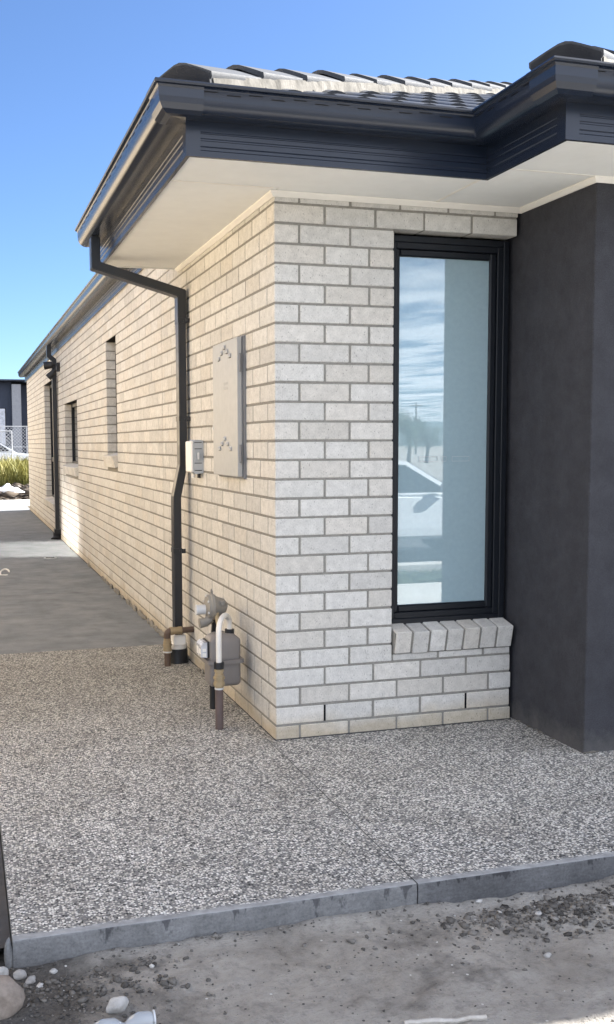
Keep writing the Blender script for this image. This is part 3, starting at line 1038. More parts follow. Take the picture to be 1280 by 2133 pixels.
# tiles with two rolls each on the front facet and the wing
TW, TL, TG = 0.300, 0.420, 0.335
def tile_profile(n=8):
    pts = []
    for r in range(2):
        b = r * 0.15
        pts.append((b, 0.0))
        for k in range(n + 1):
            t = math.pi * k / n
            pts.append((b + 0.079 - 0.062 * math.cos(t), 0.002 + 0.036 * math.sin(t)))
    pts.append((0.30, 0.0))
    return pts
TP = tile_profile()
def tile_mesh():
    """solid tile: rolls on top, flat underside, so the lower end shows filled crescents"""
    n = len(TP)
    vs = []
    for yy, zz in ((0.0, 0.018), (TL, 0.002)):
        for x, z in TP: vs.append((x, yy, z + zz))
        for x, z in TP: vs.append((x, yy, zz - 0.012))
    fs = []
    for i in range(n - 1):
        fs.append((i, i + 1, 2 * n + i + 1, 2 * n + i))
        fs.append((n + i, 3 * n + i, 3 * n + i + 1, n + i + 1))
        fs.append((i, n + i, n + i + 1, i + 1))
    fs.append((0, 2 * n, 3 * n, n)); fs.append((n - 1, 2 * n - 1, 4 * n - 1, 3 * n - 1))
    return vs, fs
tv, tf = tile_mesh()
ca, sa = 1 / math.sqrt(1 + T * T), T / math.sqrt(1 + T * T)
tile_data = None
def lay_tiles(x_of_d0, x_of_d1, y_edge, rows, xmax):
    """front-facing facet bounded left/right by 45 degree lines (x = a + d)."""
    global tile_data
    for j in range(rows):
        s0 = j * TG - 0.045
        d0 = s0 * ca
        i0 = math.floor((x_of_d0 + d0 - 0.3) / TW) - 0
        x = i0 * TW - (0.07)
        while x < min(x_of_d1 + d0 + 0.4, xmax):
            cutl = x < x_of_d0 + d0 + TL * ca + 0.02
            cutr = x_of_d1 < 50 and x + TW > x_of_d1 + d0 - 0.02
            loc = Vector((x, y_edge + d0, ZR + s0 * sa - 0.012))
            rot = (math.atan(T), 0, 0)
            if not cutl and not cutr:
                if tile_data is None:
                    o = MB().add(tv, tf).build('roof_tile', 'tile', smooth=True); tile_data = o.data
                else:
                    o = bpy.data.objects.new('roof_tile', tile_data); COL.objects.link(o)
                o.location = loc; o.rotation_euler = rot; o.parent = roof
            else:
                bm = bmesh.new()
                Rm = Matrix.Rotation(math.atan(T), 3, 'X')
                bv = [bm.verts.new(Rm @ Vector(v) + loc) for v in tv]
                for f in tf: bm.faces.new([bv[k] for k in f])
                if cutl:
                    bmesh.ops.bisect_plane(bm, geom=bm.verts[:] + bm.edges[:] + bm.faces[:], plane_co=(x_of_d0 + 0.085, y_edge, 0), plane_no=(1, -1, 0), clear_inner=True)
                if cutr and bm.faces:
                    bmesh.ops.bisect_plane(bm, geom=bm.verts[:] + bm.edges[:] + bm.faces[:], plane_co=(x_of_d1 - 0.01, y_edge, 0), plane_no=(1, -1, 0), clear_outer=True)
                if len(bm.faces) > 4:
                    bmesh.ops.recalc_face_normals(bm, faces=bm.faces)
                    me = bpy.data.meshes.new('roof_tile'); bm.to_mesh(me); me.materials.append(MAT['tile'])
                    me.polygons.foreach_set('use_smooth', [True] * len(me.polygons)); me.set_sharp_from_angle(angle=math.radians(40))
                    o = bpy.data.objects.new('roof_tile', me); COL.objects.link(o); o.parent = roof
                bm.free()
            x += TW
lay_tiles(ex, wx, ey, 9, 4.5)
lay_tiles(wx, 99, wy, 3, 2.6)

# hip caps on mortar bedding
def cap_mesh(Lc=0.46):
    prof = [(-0.130, 0.000), (-0.130, 0.017), (-0.095, 0.033), (-0.055, 0.050), (-0.025, 0.062), (0.0, 0.0665),
            (0.025, 0.062), (0.055, 0.050), (0.095, 0.033), (0.130, 0.017), (0.130, 0.000)]
    t = 0.016
    inner = [(x * 0.90, z - t) for x, z in prof]
    m = len(prof)
    vs = []
    for yy, sc, dz in ((0.0, 1.0, 0.017), (Lc, 0.95, 0.0)):
        for x, z in prof: vs.append((x * sc, yy, z * sc + dz))
        for x, z in inner: vs.append((x * sc, yy, z * sc + dz))
    fs = []
    for i in range(m - 1):
        fs.append((i, i + 1, 2 * m + i + 1, 2 * m + i))
        fs.append((m + i, 3 * m + i, 3 * m + i + 1, m + i + 1))
        fs.append((i, m + i, m + i + 1, i + 1)); fs.append((2 * m + i, 2 * m + i + 1, 3 * m + i + 1, 3 * m + i))
    fs.append((0, 2 * m, 3 * m, m)); fs.append((m - 1, 2 * m - 1, 4 * m - 1, 3 * m - 1))
    return vs, fs, m
cvs, cfs, cm = cap_mesh()
cap_data = None
hd = Vector((1, 1, T)).normalized()
hx = Vector((1, -1, 0)).normalized()
hz = hx.cross(hd)
CB = Matrix((hx, hd, hz)).transposed().to_4x4()
def hip(x0, y0, count, parent):
    global cap_data
    gs = 0.283
    for i in range(count):
        s = 0.045 + i * gs
        loc = Vector((x0 + s, y0 + s, ZR + s * T + 0.026))
        if cap_data is None:
            o = MB().add(cvs, cfs).build('hip_cap', 'cap', smooth=True); cap_data = o.data
        else:
            o = bpy.data.objects.new('hip_cap', cap_data); COL.objects.link(o)
        o.matrix_local = Matrix.Translation(loc + Vector((0, 0, rng.normal(0, 0.002)))) @ CB @ Matrix.Rotation(rng.normal(0, 0.012), 4, 'Z')
        o.parent = parent
    # bedding: uneven mortar wedge along the hip
    m = MB()
    n = count * 9
    prof = ((-0.127, -0.085), (-0.126, 0.016), (-0.05, 0.038), (0.05, 0.038), (0.126, 0.016), (0.127, -0.085))
    vs = []
    for i in range(n + 1):
        s = 0.055 + i * gs / 9
        c = Vector((x0 + s, y0 + s, ZR + s * T + 0.026))
        for q, (px, pz) in enumerate(prof):
            jx = rng.normal(0, 0.0012) if q in (0, 1, 4, 5) else 0
            vs.append(c + hx * (px + jx) + hz * pz)
    fs = []
    for i in range(n):
        for k in range(5): fs.append((i * 6 + k, i * 6 + k + 1, i * 6 + 7 + k, i * 6 + 6 + k))
    fs.append((0, 1, 2, 3, 4, 5)); fs.append(tuple(n * 6 + k for k in (5, 4, 3, 2, 1, 0)))
    m.add(vs, fs)
    m.build('ridge_bedding', 'bedding', parent)
    # closed end under the first cap, its shade painted in as dark colour
    e = MB()
    org = Vector((x0 + 0.040, y0 + 0.040, ZR + 0.040 * T + 0.026))
    outl = [(-0.122, -0.045), (-0.122, 0.030), (-0.055, 0.060), (-0.02, 0.073), (0.02, 0.073), (0.055, 0.060), (0.122, 0.030), (0.122, -0.045)]
    k_ = len(outl)
    A_ = [CB.to_3x3() @ Vector((px, 0, pz)) + org for px, pz in outl]
    B_ = [p + hd * 0.05 for p in A_]
    e.add(A_ + B_, [tuple(range(k_)), tuple(range(k_, 2 * k_))[::-1]] + [(i, (i + 1) % k_, (i + 1) % k_ + k_, i + k_) for i in range(k_)])
    e.build('cap_end', 'cap_end', parent)
hip(ex, ey, 15, roof)
hip(wx, wy, 5, roof)
# ------------------------------------------------------------------ fixtures on the house
def offset_poly(pts, w):
    """mitred band of width w around a polyline of (x,z); returns closed polygon"""
    P = [Vector(p) for p in pts]; n = len(P)
    L_, R2 = [], []
    for i in range(n):
        if i == 0: d0 = d1 = (P[1] - P[0]).normalized()
        elif i == n - 1: d0 = d1 = (P[-1] - P[-2]).normalized()
        else: d0 = (P[i] - P[i - 1]).normalized(); d1 = (P[i + 1] - P[i]).normalized()
        n0 = Vector((-d0.y, d0.x)); n1 = Vector((-d1.y, d1.x))
        m = (n0 + n1); m = m / max(m.dot(n1), 0.2)
        L_.append(P[i] + m * w / 2); R2.append(P[i] - m * w / 2)
    return [tuple(p) for p in L_], [tuple(p) for p in R2]

def pipe_xz(name, pts, y0, y1, w, mat, parent):
    a, b = offset_poly(pts, w)
    m = MB(); n = len(a)
    vs = []
    for i in range(n):
        for (x, z) in (a[i], b[i]):
            vs.append((x, y0, z)); vs.append((x, y1, z))
    fs = []
    for i in range(n - 1):
        o, q = i * 4, i * 4 + 4
        fs += [(o, o + 1, q + 1, q), (o + 2, q + 2, q + 3, o + 3), (o, q, q + 2, o + 2), (o + 1, o + 3, q + 3, q + 1)]
    fs += [(0, 2, 3, 1), (n * 4 - 4, n * 4 - 3, n * 4 - 1, n * 4 - 2)]
    m.add(vs, fs)
    o = m.build(name, mat)
    bm = bmesh.new(); bm.from_mesh(o.data)
    bmesh.ops.bevel(bm, geom=[e for e in bm.edges if len(e.link_faces) == 2 and e.calc_face_angle(0) > 0.7], offset=0.004, segments=2, affect='EDGES')
    bm.to_mesh(o.data); bm.free()
    attach(o, parent)
    return o

dp = empty('downpipe', (-0.08, 1.77, 0.02), 'near charcoal rectangular downpipe kinking outwards beside the meter box', 'downpipe', 'charcoal downpipes on the side wall')
pipe_xz('pipe', [(-0.549, 2.566), (-0.549, 2.402), (-0.043, 2.262), (-0.043, 2.10)], 1.722, 1.818, 0.052, 'pipe_dark', dp)
pipe_xz('pipe', [(-0.043, 2.12), (-0.043, 1.235), (-0.084, 1.045), (-0.084, 0.19)], 1.725, 1.815, 0.047, 'pipe_dark', dp)
for zb, xb in ((2.085, -0.043), (1.50, -0.043), (0.70, -0.084)):
    m = MB(); m.box(xb - 0.0265, xb + 0.0265, 1.7205, 1.8195, zb, zb + 0.030, 0.001)
    m.box(xb + 0.018, min(0.0, xb + 0.043), 1.706, 1.719, zb + 0.002, zb + 0.028, 0.001)
    m.tube([(xb + 0.012, 1.7165, zb + 0.015), (xb + 0.012, 1.7205, zb + 0.015)], 0.005, 8)
    m.build('bracket', 'pipe_dark', dp)
m = MB(); m.box(-0.122, -0.046, 1.708, 1.832, 0.135, 0.198, 0.004)
m.tube([(-0.084, 1.77, 0.14), (-0.084, 1.77, 0.105)], [0.060, 0.052], 20)
m.build('pvc_adaptor', 'pvc_white', dp)
MB().tube([(-0.084, 1.77, 0.108), (-0.084, 1.77, 0.09), (-0.084, 1.77, 0.03), (-0.084, 1.77, 0.0)], [0.058, 0.060, 0.060, 0.075], 20).build('rubber_boot', 'black_rubber', dp, True)

dp2 = empty('downpipe', (-0.05, 10.35, 0.02), 'far charcoal downpipe beside the far window with floodlights at its top', 'downpipe', 'charcoal downpipes on the side wall')
pipe_xz('pipe', [(-0.11, 2.75), (-0.11, 2.60), (-0.043, 2.545), (-0.043, 0.16)], 10.30, 10.40, 0.06, 'pipe_dark', dp2)
m = MB(); m.box(-0.09, -0.003, 10.28, 10.42, 0.10, 0.16, 0.004); m.build('shoe', 'black_rubber', dp2)
m = MB(); m.tube([(-0.05, 10.35, 0.11), (-0.05, 10.35, 0.05), (-0.07, 10.32, 0.0)], [0.055, 0.055, 0.075], 14); m.build('rubber_boot', 'black_rubber', dp2)

fl = empty('floodlight', (0, 9.95, 2.42), 'black twin-head floodlight fixed high beside the far downpipe', 'floodlight')
m = MB(); m.box(-0.045, 0.0, 9.90, 10.02, 2.36, 2.48, 0.006); m.build('mount', 'black_rubber', fl)
for (a, b_, r) in (((-0.05, 9.99, 2.46), (-0.20, 10.03, 2.44), 0.055), ((-0.045, 9.99, 2.39), (-0.15, 10.02, 2.28), 0.05)):
    a = Vector(a); b_ = Vector(b_); d = (b_ - a).normalized()
    m = MB(); m.tube([a, a + d * 0.03, a + d * 0.04, b_], [0.018, 0.02, r * 0.8, r], 14)
    h = m.build('lamp_head', 'black_rubber', fl, True)
    MB().tube([b_ + d * 0.0005, b_ + d * 0.004], r * 0.85, 14).build('lens', 'lamp_lens', h)

# electricity meter box
MY0, MY1, MZ0, MZ1 = 0.474, 0.968, 1.203, 1.878
mbx = empty('meter_box', (0, 0.72, MZ0), 'tall pale grey steel electricity meter box fixed to the brick side wall', 'meter box')
m = MB(); m.box(-0.012, 0.02, MY0 - 0.004, MY1 + 0.012, MZ0 - 0.012, MZ1 + 0.010, 0.002); m.build('frame', 'meter_side_shade', mbx)
m = MB(); m.box(-0.020, -0.0125, MY0 + 0.003, MY1 + 0.004, MZ0 - 0.004, MZ1 + 0.004, 0.001); m.build('lip', 'meter_side_shade', mbx)
m = MB(); m.box(-0.043, -0.0205, MY0 + 0.0, MY1, MZ0, MZ1, 0.002)
door = m.build('door', 'meter_door', mbx)
for zt in (1.79, 1.33):
    for dy, dz in ((0, 0.05), (-0.055, 0.025), (0.055, 0.025), (-0.11, 0), (0.11, 0)):
        yv = 0.72 + dy
        v_ = MB(); v_.prism([(-0.0432, zt + dz), (-0.050, zt + dz + 0.001), (-0.050, zt + dz + 0.010), (-0.0432, zt + dz + 0.022)], 1, yv - 0.024, yv + 0.024)
        v_.build('louvre', 'meter_door', door)
        MB().box(-0.0436, -0.0431, yv - 0.022, yv + 0.022, zt + dz - 0.0022, zt + dz - 0.0003).build('louvre_slot', 'dark', door)
for zh in (1.755, 1.315):
    MB().tube([(-0.030, MY0 - 0.006, zh - 0.045), (-0.030, MY0 - 0.006, zh + 0.045)], 0.0055, 10).build('hinge', 'meter_side_shade', mbx, True)
m = MB()
lp = [(-0.036, MY1 + 0.012 + 0.014 * math.cos(t), 1.452 + 0.016 * math.sin(t)) for t in np.linspace(0, 2 * math.pi, 17)]
m.tube(lp, 0.0045, 8, False); m.build('padlock_eye', 'galv', mbx, True)
# embossed caution plate: a shallow raised panel pressed in the door
m = MB()
for r_ in range(2):
    for k in range(4): m.box(-0.0442, -0.0430, 0.655 + 0.024 * k, 0.671 + 0.024 * k, 1.660 - 0.024 * r_, 1.674 - 0.024 * r_, 0.0005)
m.build('embossing', 'meter_door', door)

# weatherproof grey enclosure beside the downpipe
ib = empty('isolator_box', (0, 1.457, 1.19), 'small pale grey plastic isolator box between downpipe and meter box', 'switch box')
IY0, IY1, IZ0, IZ1 = 1.386, 1.528, 1.190, 1.388
m = MB(); m.prism([(0.0, IZ0 + 0.008), (-0.045, IZ0), (-0.058, IZ0 + 0.012), (-0.058, IZ1 - 0.010), (-0.045, IZ1), (0.0, IZ1 - 0.004)], 1, IY0, IY1)
m.build('body', 'pvc_grey_dark', ib)
m = MB(); m.box(-0.074, -0.056, IY0 + 0.002, IY1 + 0.002, IZ0 + 0.010, IZ1 - 0.008, 0.006)
m.build('cover', 'pvc_white', ib)
m = MB()
for zz in (IZ0 + 0.022, IZ0 + 0.064, IZ0 + 0.146, IZ1 - 0.016): m.box(-0.052, -0.010, IY0 - 0.0015, IY0 + 0.001, zz - 0.0018, zz + 0.0018)
m.build('groove', 'dark', ib)
m = MB()
for k in range(7): m.box(-0.052, -0.008, IY0 - 0.003, IY0 + 0.001, IZ0 + 0.070 + k * 0.0105, IZ0 + 0.0755 + k * 0.0105, 0.001)
m.build('rib', 'pvc_grey_dark', ib)
MB().box(-0.036, -0.024, IY0 - 0.012, IY0 - 0.003, IZ0 + 0.085, IZ0 + 0.125, 0.003).build('latch', 'pvc_grey', ib)
m = MB(); m.tube([(-0.020, IY0 + 0.03, IZ0 + 0.006), (-0.020, IY0 + 0.03, IZ0 - 0.022)], 0.010, 12); m.build('cable_gland', 'black_rubber', ib, True)
m = MB(); m.tube([(-0.040, IY1 - 0.055, IZ0 + 0.004), (-0.040, IY1 - 0.055, IZ0 - 0.022)], 0.012, 12); m.build('cable_gland', 'pvc_white', ib, True)

# gas meter set
gm = empty('gas_meter', (-0.15, 0.47, 0.02), 'grey-brown gas meter with white gooseneck pipe and regulator against the side wall', 'gas meter')
GX0, GX1, GY0, GY1, GZ0, GZ1, GZM = -0.212, -0.056, 0.385, 0.520, 0.188, 0.444, 0.312
def rounded_prism(x0, x1, y0, y1, r, n=5):
    pts = []
    for cx_, cy_, a0 in ((x1 - r, y1 - r, 0), (x0 + r, y1 - r, 90), (x0 + r, y0 + r, 180), (x1 - r, y0 + r, 270)):
        for k in range(n + 1):
            a = math.radians(a0 + 90 * k / n)
            pts.append((cx_ + r * math.cos(a), cy_ + r * math.sin(a)))
    return pts
def loft(m, levels):
    """levels: (x0,x1,y0,y1,r,z)"""
    n = None; base = len(m.v)
    vs = []
    for (a, b, c, d, r, z) in levels:
        p = rounded_prism(a, b, c, d, r); n = len(p)
        vs += [(q[0], q[1], z) for q in p]
    fs = []
    for i in range(len(levels) - 1):
        for k in range(n): fs.append((i * n + k, i * n + (k + 1) % n, (i + 1) * n + (k + 1) % n, (i + 1) * n + k))
    fs.append(tuple(range(n))[::-1]); fs.append(tuple(range((len(levels) - 1) * n, len(levels) * n)))
    return m.add(vs, fs)
def lev(ins, r, z): return (GX0 + ins, GX1 - ins, GY0 + ins, GY1 - ins, r, z)
m = MB(); loft(m, [lev(0.030, 0.02, GZ0), lev(0.010, 0.018, GZ0 + 0.003), lev(0.002, 0.018, GZ0 + 0.012), lev(0.0, 0.016, GZ0 + 0.022), lev(0.0, 0.02, GZM - 0.010)])
m.build('lower_case', 'gas_body', gm, True)
m = MB(); loft(m, [lev(-0.014, 0.018, GZM - 0.009), lev(-0.014, 0.018, GZM + 0.009)]); m.build('seam_flange', 'gas_body', gm, True)
m = MB(); loft(m, [lev(0.0, 0.02, GZM + 0.010), lev(0.0, 0.016, GZ1 - 0.034), lev(0.003, 0.016, GZ1 - 0.024), lev(0.026, 0.016, GZ1 - 0.004), lev(0.034, 0.016, GZ1)])
m.build('upper_case', 'gas_body', gm, True)
m = MB(); m.box(GX0 - 0.010, GX0 + 0.002, 0.398, 0.505, GZM + 0.020, GZ1 - 0.032, 0.003); ix = m.build('index_backing', 'black_rubber', gm)
m = MB(); m.prism([(GX0 - 0.010, GZM + 0.022), (GX0 - 0.040, GZM + 0.026), (GX0 - 0.040, GZ1 - 0.050), (GX0 - 0.026, GZ1 - 0.036), (GX0 - 0.010, GZ1 - 0.036)], 1, 0.400, 0.503)
ic = m.build('index_cover', 'screen', gm)
m = MB()
for (a, b_, c_, d_) in ((0.410, 0.445, 0.352, 0.376), (0.455, 0.495, 0.345, 0.38)): m.box(GX0 - 0.0412, GX0 - 0.0402, a, b_, c_, d_)
m.box(GX0 - 0.034, GX0 - 0.016, 0.3988, 0.3998, 0.340, 0.358); m.box(GX0 - 0.034, GX0 - 0.016, 0.3988, 0.3998, 0.364, 0.380)
m.build('counter_dial', 'pvc_white', ic)
# gooseneck from the outlet union down to the front riser
A = Vector((-0.100, 0.440, GZ1 - 0.014)); B = Vector((-0.199, 0.262, 0.305))
top = 0.512
mid = (A + B) / 2
pts = [Vector((A.x, A.y, GZ1 + 0.01)), Vector((A.x, A.y, top - 0.03))]
for k in range(1, 10):
    t = k / 10; a = math.pi * (1 - t)
    q = mid + (A - mid) * (-math.cos(math.pi * (1 - t)) * -1) if False else mid + (A - mid) * math.cos(math.pi * t)
    pts.append(Vector((q.x, q.y, top - 0.03 + 0.062 * math.sin(math.pi * t))))
pts += [Vector((B.x, B.y, top - 0.03)), Vector((B.x, B.y, 0.32))]
MB().tube(pts, 0.0135, 14).build('gooseneck', 'white_pipe', gm, True)
MB().tube([A, A + Vector((0, 0, 0.032))], 0.0235, 8).build('union_nut', 'black_rubber', gm)
MB().tube([B + Vector((0, 0, 0.005)), B + Vector((0, 0, 0.035))], 0.0245, 8).build('union_nut', 'black_rubber', gm)
zz = [0.312, 0.285, 0.284, 0.270, 0.269, 0.262, 0.261, 0.250, 0.249, 0.225, 0.224, 0.212]
rr = [0.019, 0.019, 0.022, 0.022, 0.026, 0.026, 0.022, 0.022, 0.0255, 0.0235, 0.019, 0.019]
MB().tube([(B.x, B.y, z) for z in zz], rr, 14).build('brass_fitting', 'brass', gm, True)
for zz_, rr_, mm_ in ((0.300, 0.0225, 'brass'), (0.266, 0.0275, 'brass'), (0.238, 0.0268, 'brass')):
    MB().tube([(B.x, B.y, zz_ - 0.006), (B.x, B.y, zz_ + 0.006)], rr_, 6).build('hex_nut', mm_, gm)
m = MB(); m.tube([(B.x, B.y, 0.215), (B.x, B.y, 0.07), (B.x, B.y, 0.0)], 0.0195, 14); m.build('riser', 'riser', gm, True)
MB().tube([(B.x, B.y, 0.219), (B.x, B.y, 0.211)], 0.0215, 14).build('collar', 'galv', gm, True)
# supply riser behind, regulator above
MB().tube([(-0.140, 0.63, 0.0), (-0.140, 0.63, 0.30), (-0.130, 0.600, 0.50)], 0.017, 12).build('supply_pipe', 'black_rubber', gm, True)
MB().tube([(-0.142, 0.49, GZ1 - 0.02), (-0.142, 0.49, GZ1 + 0.03), (-0.142, 0.54, 0.53)], 0.012, 10).build('inlet_pipe', 'brass', gm, True)
rg = MB(); rz, ry = 0.553, 0.575
rg.tube([(-0.190, ry, rz), (-0.183, ry, rz), (-0.180, ry, rz), (-0.166, ry, rz), (-0.163, ry, rz), (-0.150, ry, rz), (-0.135, ry, rz), (-0.105, ry, rz - 0.005), (-0.085, ry, rz - 0.012)],
        [0.034, 0.046, 0.062, 0.062, 0.068, 0.068, 0.052, 0.045, 0.030], 22)
rgo = rg.build('regulator', 'regulator', gm, True)
m = MB(); m.tube([(-0.186, ry, rz - 0.012), (-0.232, ry, rz - 0.012)], 0.025, 16); m.build('spring_cap', 'galv', rgo, True)
m = MB(); m.tube([(-0.232, ry, rz - 0.012), (-0.238, ry, rz - 0.012)], 0.0265, 16); m.build('cap_rim', 'pvc_grey', rgo, True)
m = MB(); m.tube([(-0.165, ry - 0.01, rz - 0.055), (-0.190, ry - 0.012, rz - 0.075), (-0.222, ry - 0.012, rz - 0.078)], [0.024, 0.022, 0.026], 12); m.build('vent', 'regulator', rgo, True)
for k in range(6):
    a = k * math.pi / 3 + 0.4
    m = MB(); m.tube([(-0.186, ry + 0.056 * math.cos(a), rz + 0.056 * math.sin(a)), (-0.148, ry + 0.056 * math.cos(a), rz + 0.056 * math.sin(a))], 0.006, 6); m.build('bolt', 'galv', rgo)
m = MB(); m.prism([(-0.162, rz + 0.062), (-0.150, rz + 0.062), (-0.150, rz + 0.078), (-0.156, rz + 0.092), (-0.160, rz + 0.088)], 1, ry - 0.006, ry + 0.006); m.build('lug', 'regulator', rgo)
m = MB(); m.box(-0.120, -0.098, ry - 0.052, ry - 0.030, rz + 0.010, rz + 0.034, 0.004); m.build('plug', 'regulator', rgo)

# capped copper water pipe leaving the wall beside the downpipe
wp = empty('water_pipe', (-0.165, 1.68, 0.02), 'brown copper pipe elbow rising from the paving in front of the downpipe foot', 'pipe')
m = MB(); m.tube([(0.02, 1.70, 0.232), (-0.005, 1.70, 0.232), (-0.082, 1.69, 0.232)], 0.0185, 14); m.build('stub', 'copper', wp, True)
m = MB(); m.tube([(-0.075, 1.69, 0.232), (-0.076, 1.69, 0.232), (-0.098, 1.69, 0.232), (-0.099, 1.69, 0.232), (-0.128, 1.685, 0.232), (-0.129, 1.685, 0.232), (-0.15, 1.683, 0.232)],
                 [0.0215, 0.024, 0.024, 0.022, 0.022, 0.025, 0.025], 14); m.build('coupling', 'brass', wp, True)
el = [(-0.145, 1.683, 0.232)] + [(-0.145 - 0.022 * math.sin(t), 1.682, 0.210 + 0.022 * math.cos(t)) for t in np.linspace(0.15, math.pi / 2, 6)] + [(-0.167, 1.68, 0.185)]
MB().tube(el, 0.021, 14).build('elbow', 'copper', wp, True)
m = MB(); z_ = [0.19, 0.172, 0.171, 0.155, 0.154, 0.146, 0.145, 0.128, 0.127, 0.112, 0.111, 0.100]
m.tube([(-0.167, 1.68, q) for q in z_], [0.022, 0.022, 0.025, 0.025, 0.028, 0.028, 0.024, 0.024, 0.026, 0.026, 0.022, 0.022], 14); m.build('valve_body', 'brass', wp, True)
MB().tube([(-0.167, 1.68, 0.112), (-0.167, 1.68, 0.104)], 0.0275, 14).build('steel_collar', 'galv', wp, True)
MB().tube([(-0.167, 1.68, 0.105), (-0.167, 1.68, 0.0)], 0.0195, 14).build('riser', 'copper', wp, True)

# ------------------------------------------------------------------ small things on the path and the soil
def rock(name, label, loc, sx, sy, sz, mat, seed, sub=3, rz=0.0, rough=0.3, group=None):
    vs, fs = rock_mesh(seed, sx, sy, sz, sub, rough)
    o = MB().add(vs, fs).build(name, mat, None, True)
    o.location = loc; o.rotation_euler = (0, 0, rz)
    tag(o, label, 'stone', group)
    return o
def gz(x, y): return ground_h(x, y)
def rock_at(name, label, x, y, sx, sy, sz, mat, seed, **k):
    return rock(name, label, (x, y, gz(x, y) + sz * 0.42), sx, sy, sz, mat, seed, **k)
rock_at('rock', 'large brown rock at the left edge below the slab corner', -1.285, -1.755, 0.062, 0.05, 0.062, 'rock_brown', 3, rough=0.25)
rock_at('stone', 'oval pale stone lying alone on dark soil', -0.994, -1.842, 0.031, 0.021, 0.022, 'rock_white', 5, rz=0.5, rough=0.22)
rock_at('stone', 'white stone at the left edge above the brown rock', -1.272, -1.60, 0.020, 0.016, 0.020, 'rock_white', 8, rough=0.35)
rock_at('stone', 'grey stone wedged against the slab corner', -1.222, -1.615, 0.018, 0.015, 0.014, 'rock_grey', 11)
rock_at('stone', 'flat grey stone just right of the slab corner', -1.196, -1.640, 0.017, 0.013, 0.011, 'rock_grey', 12, rz=0.8)
rock_at('stone', 'tiny white stone close under the slab face', -1.135, -1.612, 0.011, 0.009, 0.008, 'rock_white', 14)
rock_at('stone', 'small white chip among the dark clods at right', 0.205, -1.905, 0.012, 0.009, 0.007, 'rock_white', 17)
rock_at('stone', 'pale flat stone at the right edge of the dark clods', 0.56, -1.80, 0.022, 0.014, 0.010, 'rock_grey', 19)
# concrete lump left at the slab corner
vs, fs = rock_mesh(21, 0.013, 0.02, 0.055, 3, 0.25)
o = MB().add(vs, fs).build('concrete_lump', 'concrete_face', None, True)
o.location = (-1.247, -1.548, -0.035)
tag(o, 'upright lump of concrete stuck to the slab corner', 'concrete')

# crushed clear plastic bottle
bt = empty('plastic_bottle', (-1.0, -1.93, gz(-1.0, -1.93)), 'crushed clear plastic bottle lying on the soil at the bottom edge', 'bottle')
bz = gz(-1.0, -1.93) + 0.020
m = MB()
xs_ = [-1.070, -1.060, -1.045, -1.020, -1.000, -0.990, -0.975, -0.955, -0.935, -0.925]
rs_ = [0.010, 0.018, 0.021, 0.020, 0.013, 0.012, 0.018, 0.022, 0.021, 0.018]
m.tube([(x, -1.945 + 0.02 * (x + 1), bz - 0.022 + r) for x, r in zip(xs_, rs_)], rs_, 14)
m.build('body', 'clear_plastic', bt, True)
MB().tube([(-0.922, -1.943, bz), (-0.918, -1.943, bz)], 0.020, 14).build('end_disc', 'pvc_grey', bt, True)

# strip of pale timber
st = MB()
n = 14
for i in range(n):
    pass
pp = [(-0.325 + 0.20 * i / n, -2.108 - 0.046 * i / n + 0.003 * mnoise.noise(Vector((i * 0.7, 0, 0))), 0) for i in range(n + 1)]
pp = [(x, y, gz(x, y) + 0.006) for x, y, _ in pp]
st.tube(pp, [0.006 + 0.003 * abs(mnoise.noise(Vector((i * 0.9, 3, 0)))) for i in range(n + 1)], 6)
o = st.build('timber_sliver', 'timber')
tag(o, 'pale splintered strip of timber lying near the bottom edge', 'timber')

# dark loose clods and grit scattered over the soil
V_, F_, R2_ = [], [], []
off = 0
cl_base = [rock_mesh(i * 1.9, 1, 1, 0.7, 1, 0.95) for i in range(14)]
for i in range(3000):
    k = rng.random()
    if k < 0.42:
        x, y = rng.normal(0.44, 0.25), -1.62 - abs(rng.normal(0.09, 0.075)); s = rng.gamma(1.5, 0.0021) + 0.0015
    elif k < 0.62:
        x, y = rng.normal(-1.08, 0.16), -1.63 - abs(rng.normal(0.05, 0.14)); s = rng.gamma(1.4, 0.0019) + 0.0012
    elif k < 0.68:
        x, y = rng.uniform(-1.25, 0.95), -1.575 - abs(rng.normal(0, 0.02)); s = rng.gamma(1.5, 0.0014) + 0.001
    else:
        x, y = rng.uniform(-1.5, 1.1), rng.uniform(-2.6, -1.58); s = rng.gamma(1.2, 0.0009) + 0.0008
    if y > -1.572: continue
    s = min(s, 0.013)
    vs, fs = cl_base[rng.integers(14)]
    a = rng.uniform(0, 6.28); ca_, sa_ = math.cos(a), math.sin(a)
    P = np.array(vs) * s * np.array([rng.uniform(0.8, 1.5), 1, 1])
    P = np.stack([P[:, 0] * ca_ - P[:, 1] * sa_, P[:, 0] * sa_ + P[:, 1] * ca_, P[:, 2]], 1) + np.array((x, y, gz(x, y) + s * 0.25))
    V_.append(P); F_.append(np.array(fs) + off); R2_.append(np.full(len(P), rng.random())); off += len(P)
co = mesh_np('soil_clods', np.concatenate(V_), np.concatenate(F_), 'clod')
set_rnd(co, np.concatenate(R2_))
tag(co, 'loose dark soil clods and grit below the slab edge', 'soil', kind='stuff')

# drain grate in the path
dg = empty('drain_grate', (-0.352, 7.90, 0.016), 'round metal drain grate set in the concrete path', 'drain')
m = MB(); m.tube([(-0.352, 7.90, 0.010), (-0.352, 7.90, 0.0225)], 0.075, 24); m.build('rim', 'galv', dg)
for k in range(5):
    MB().box(-0.352 - 0.05, -0.352 + 0.05, 7.862 + 0.018 * k, 7.870 + 0.018 * k, 0.0228, 0.0236).build('slot', 'dark', dg)
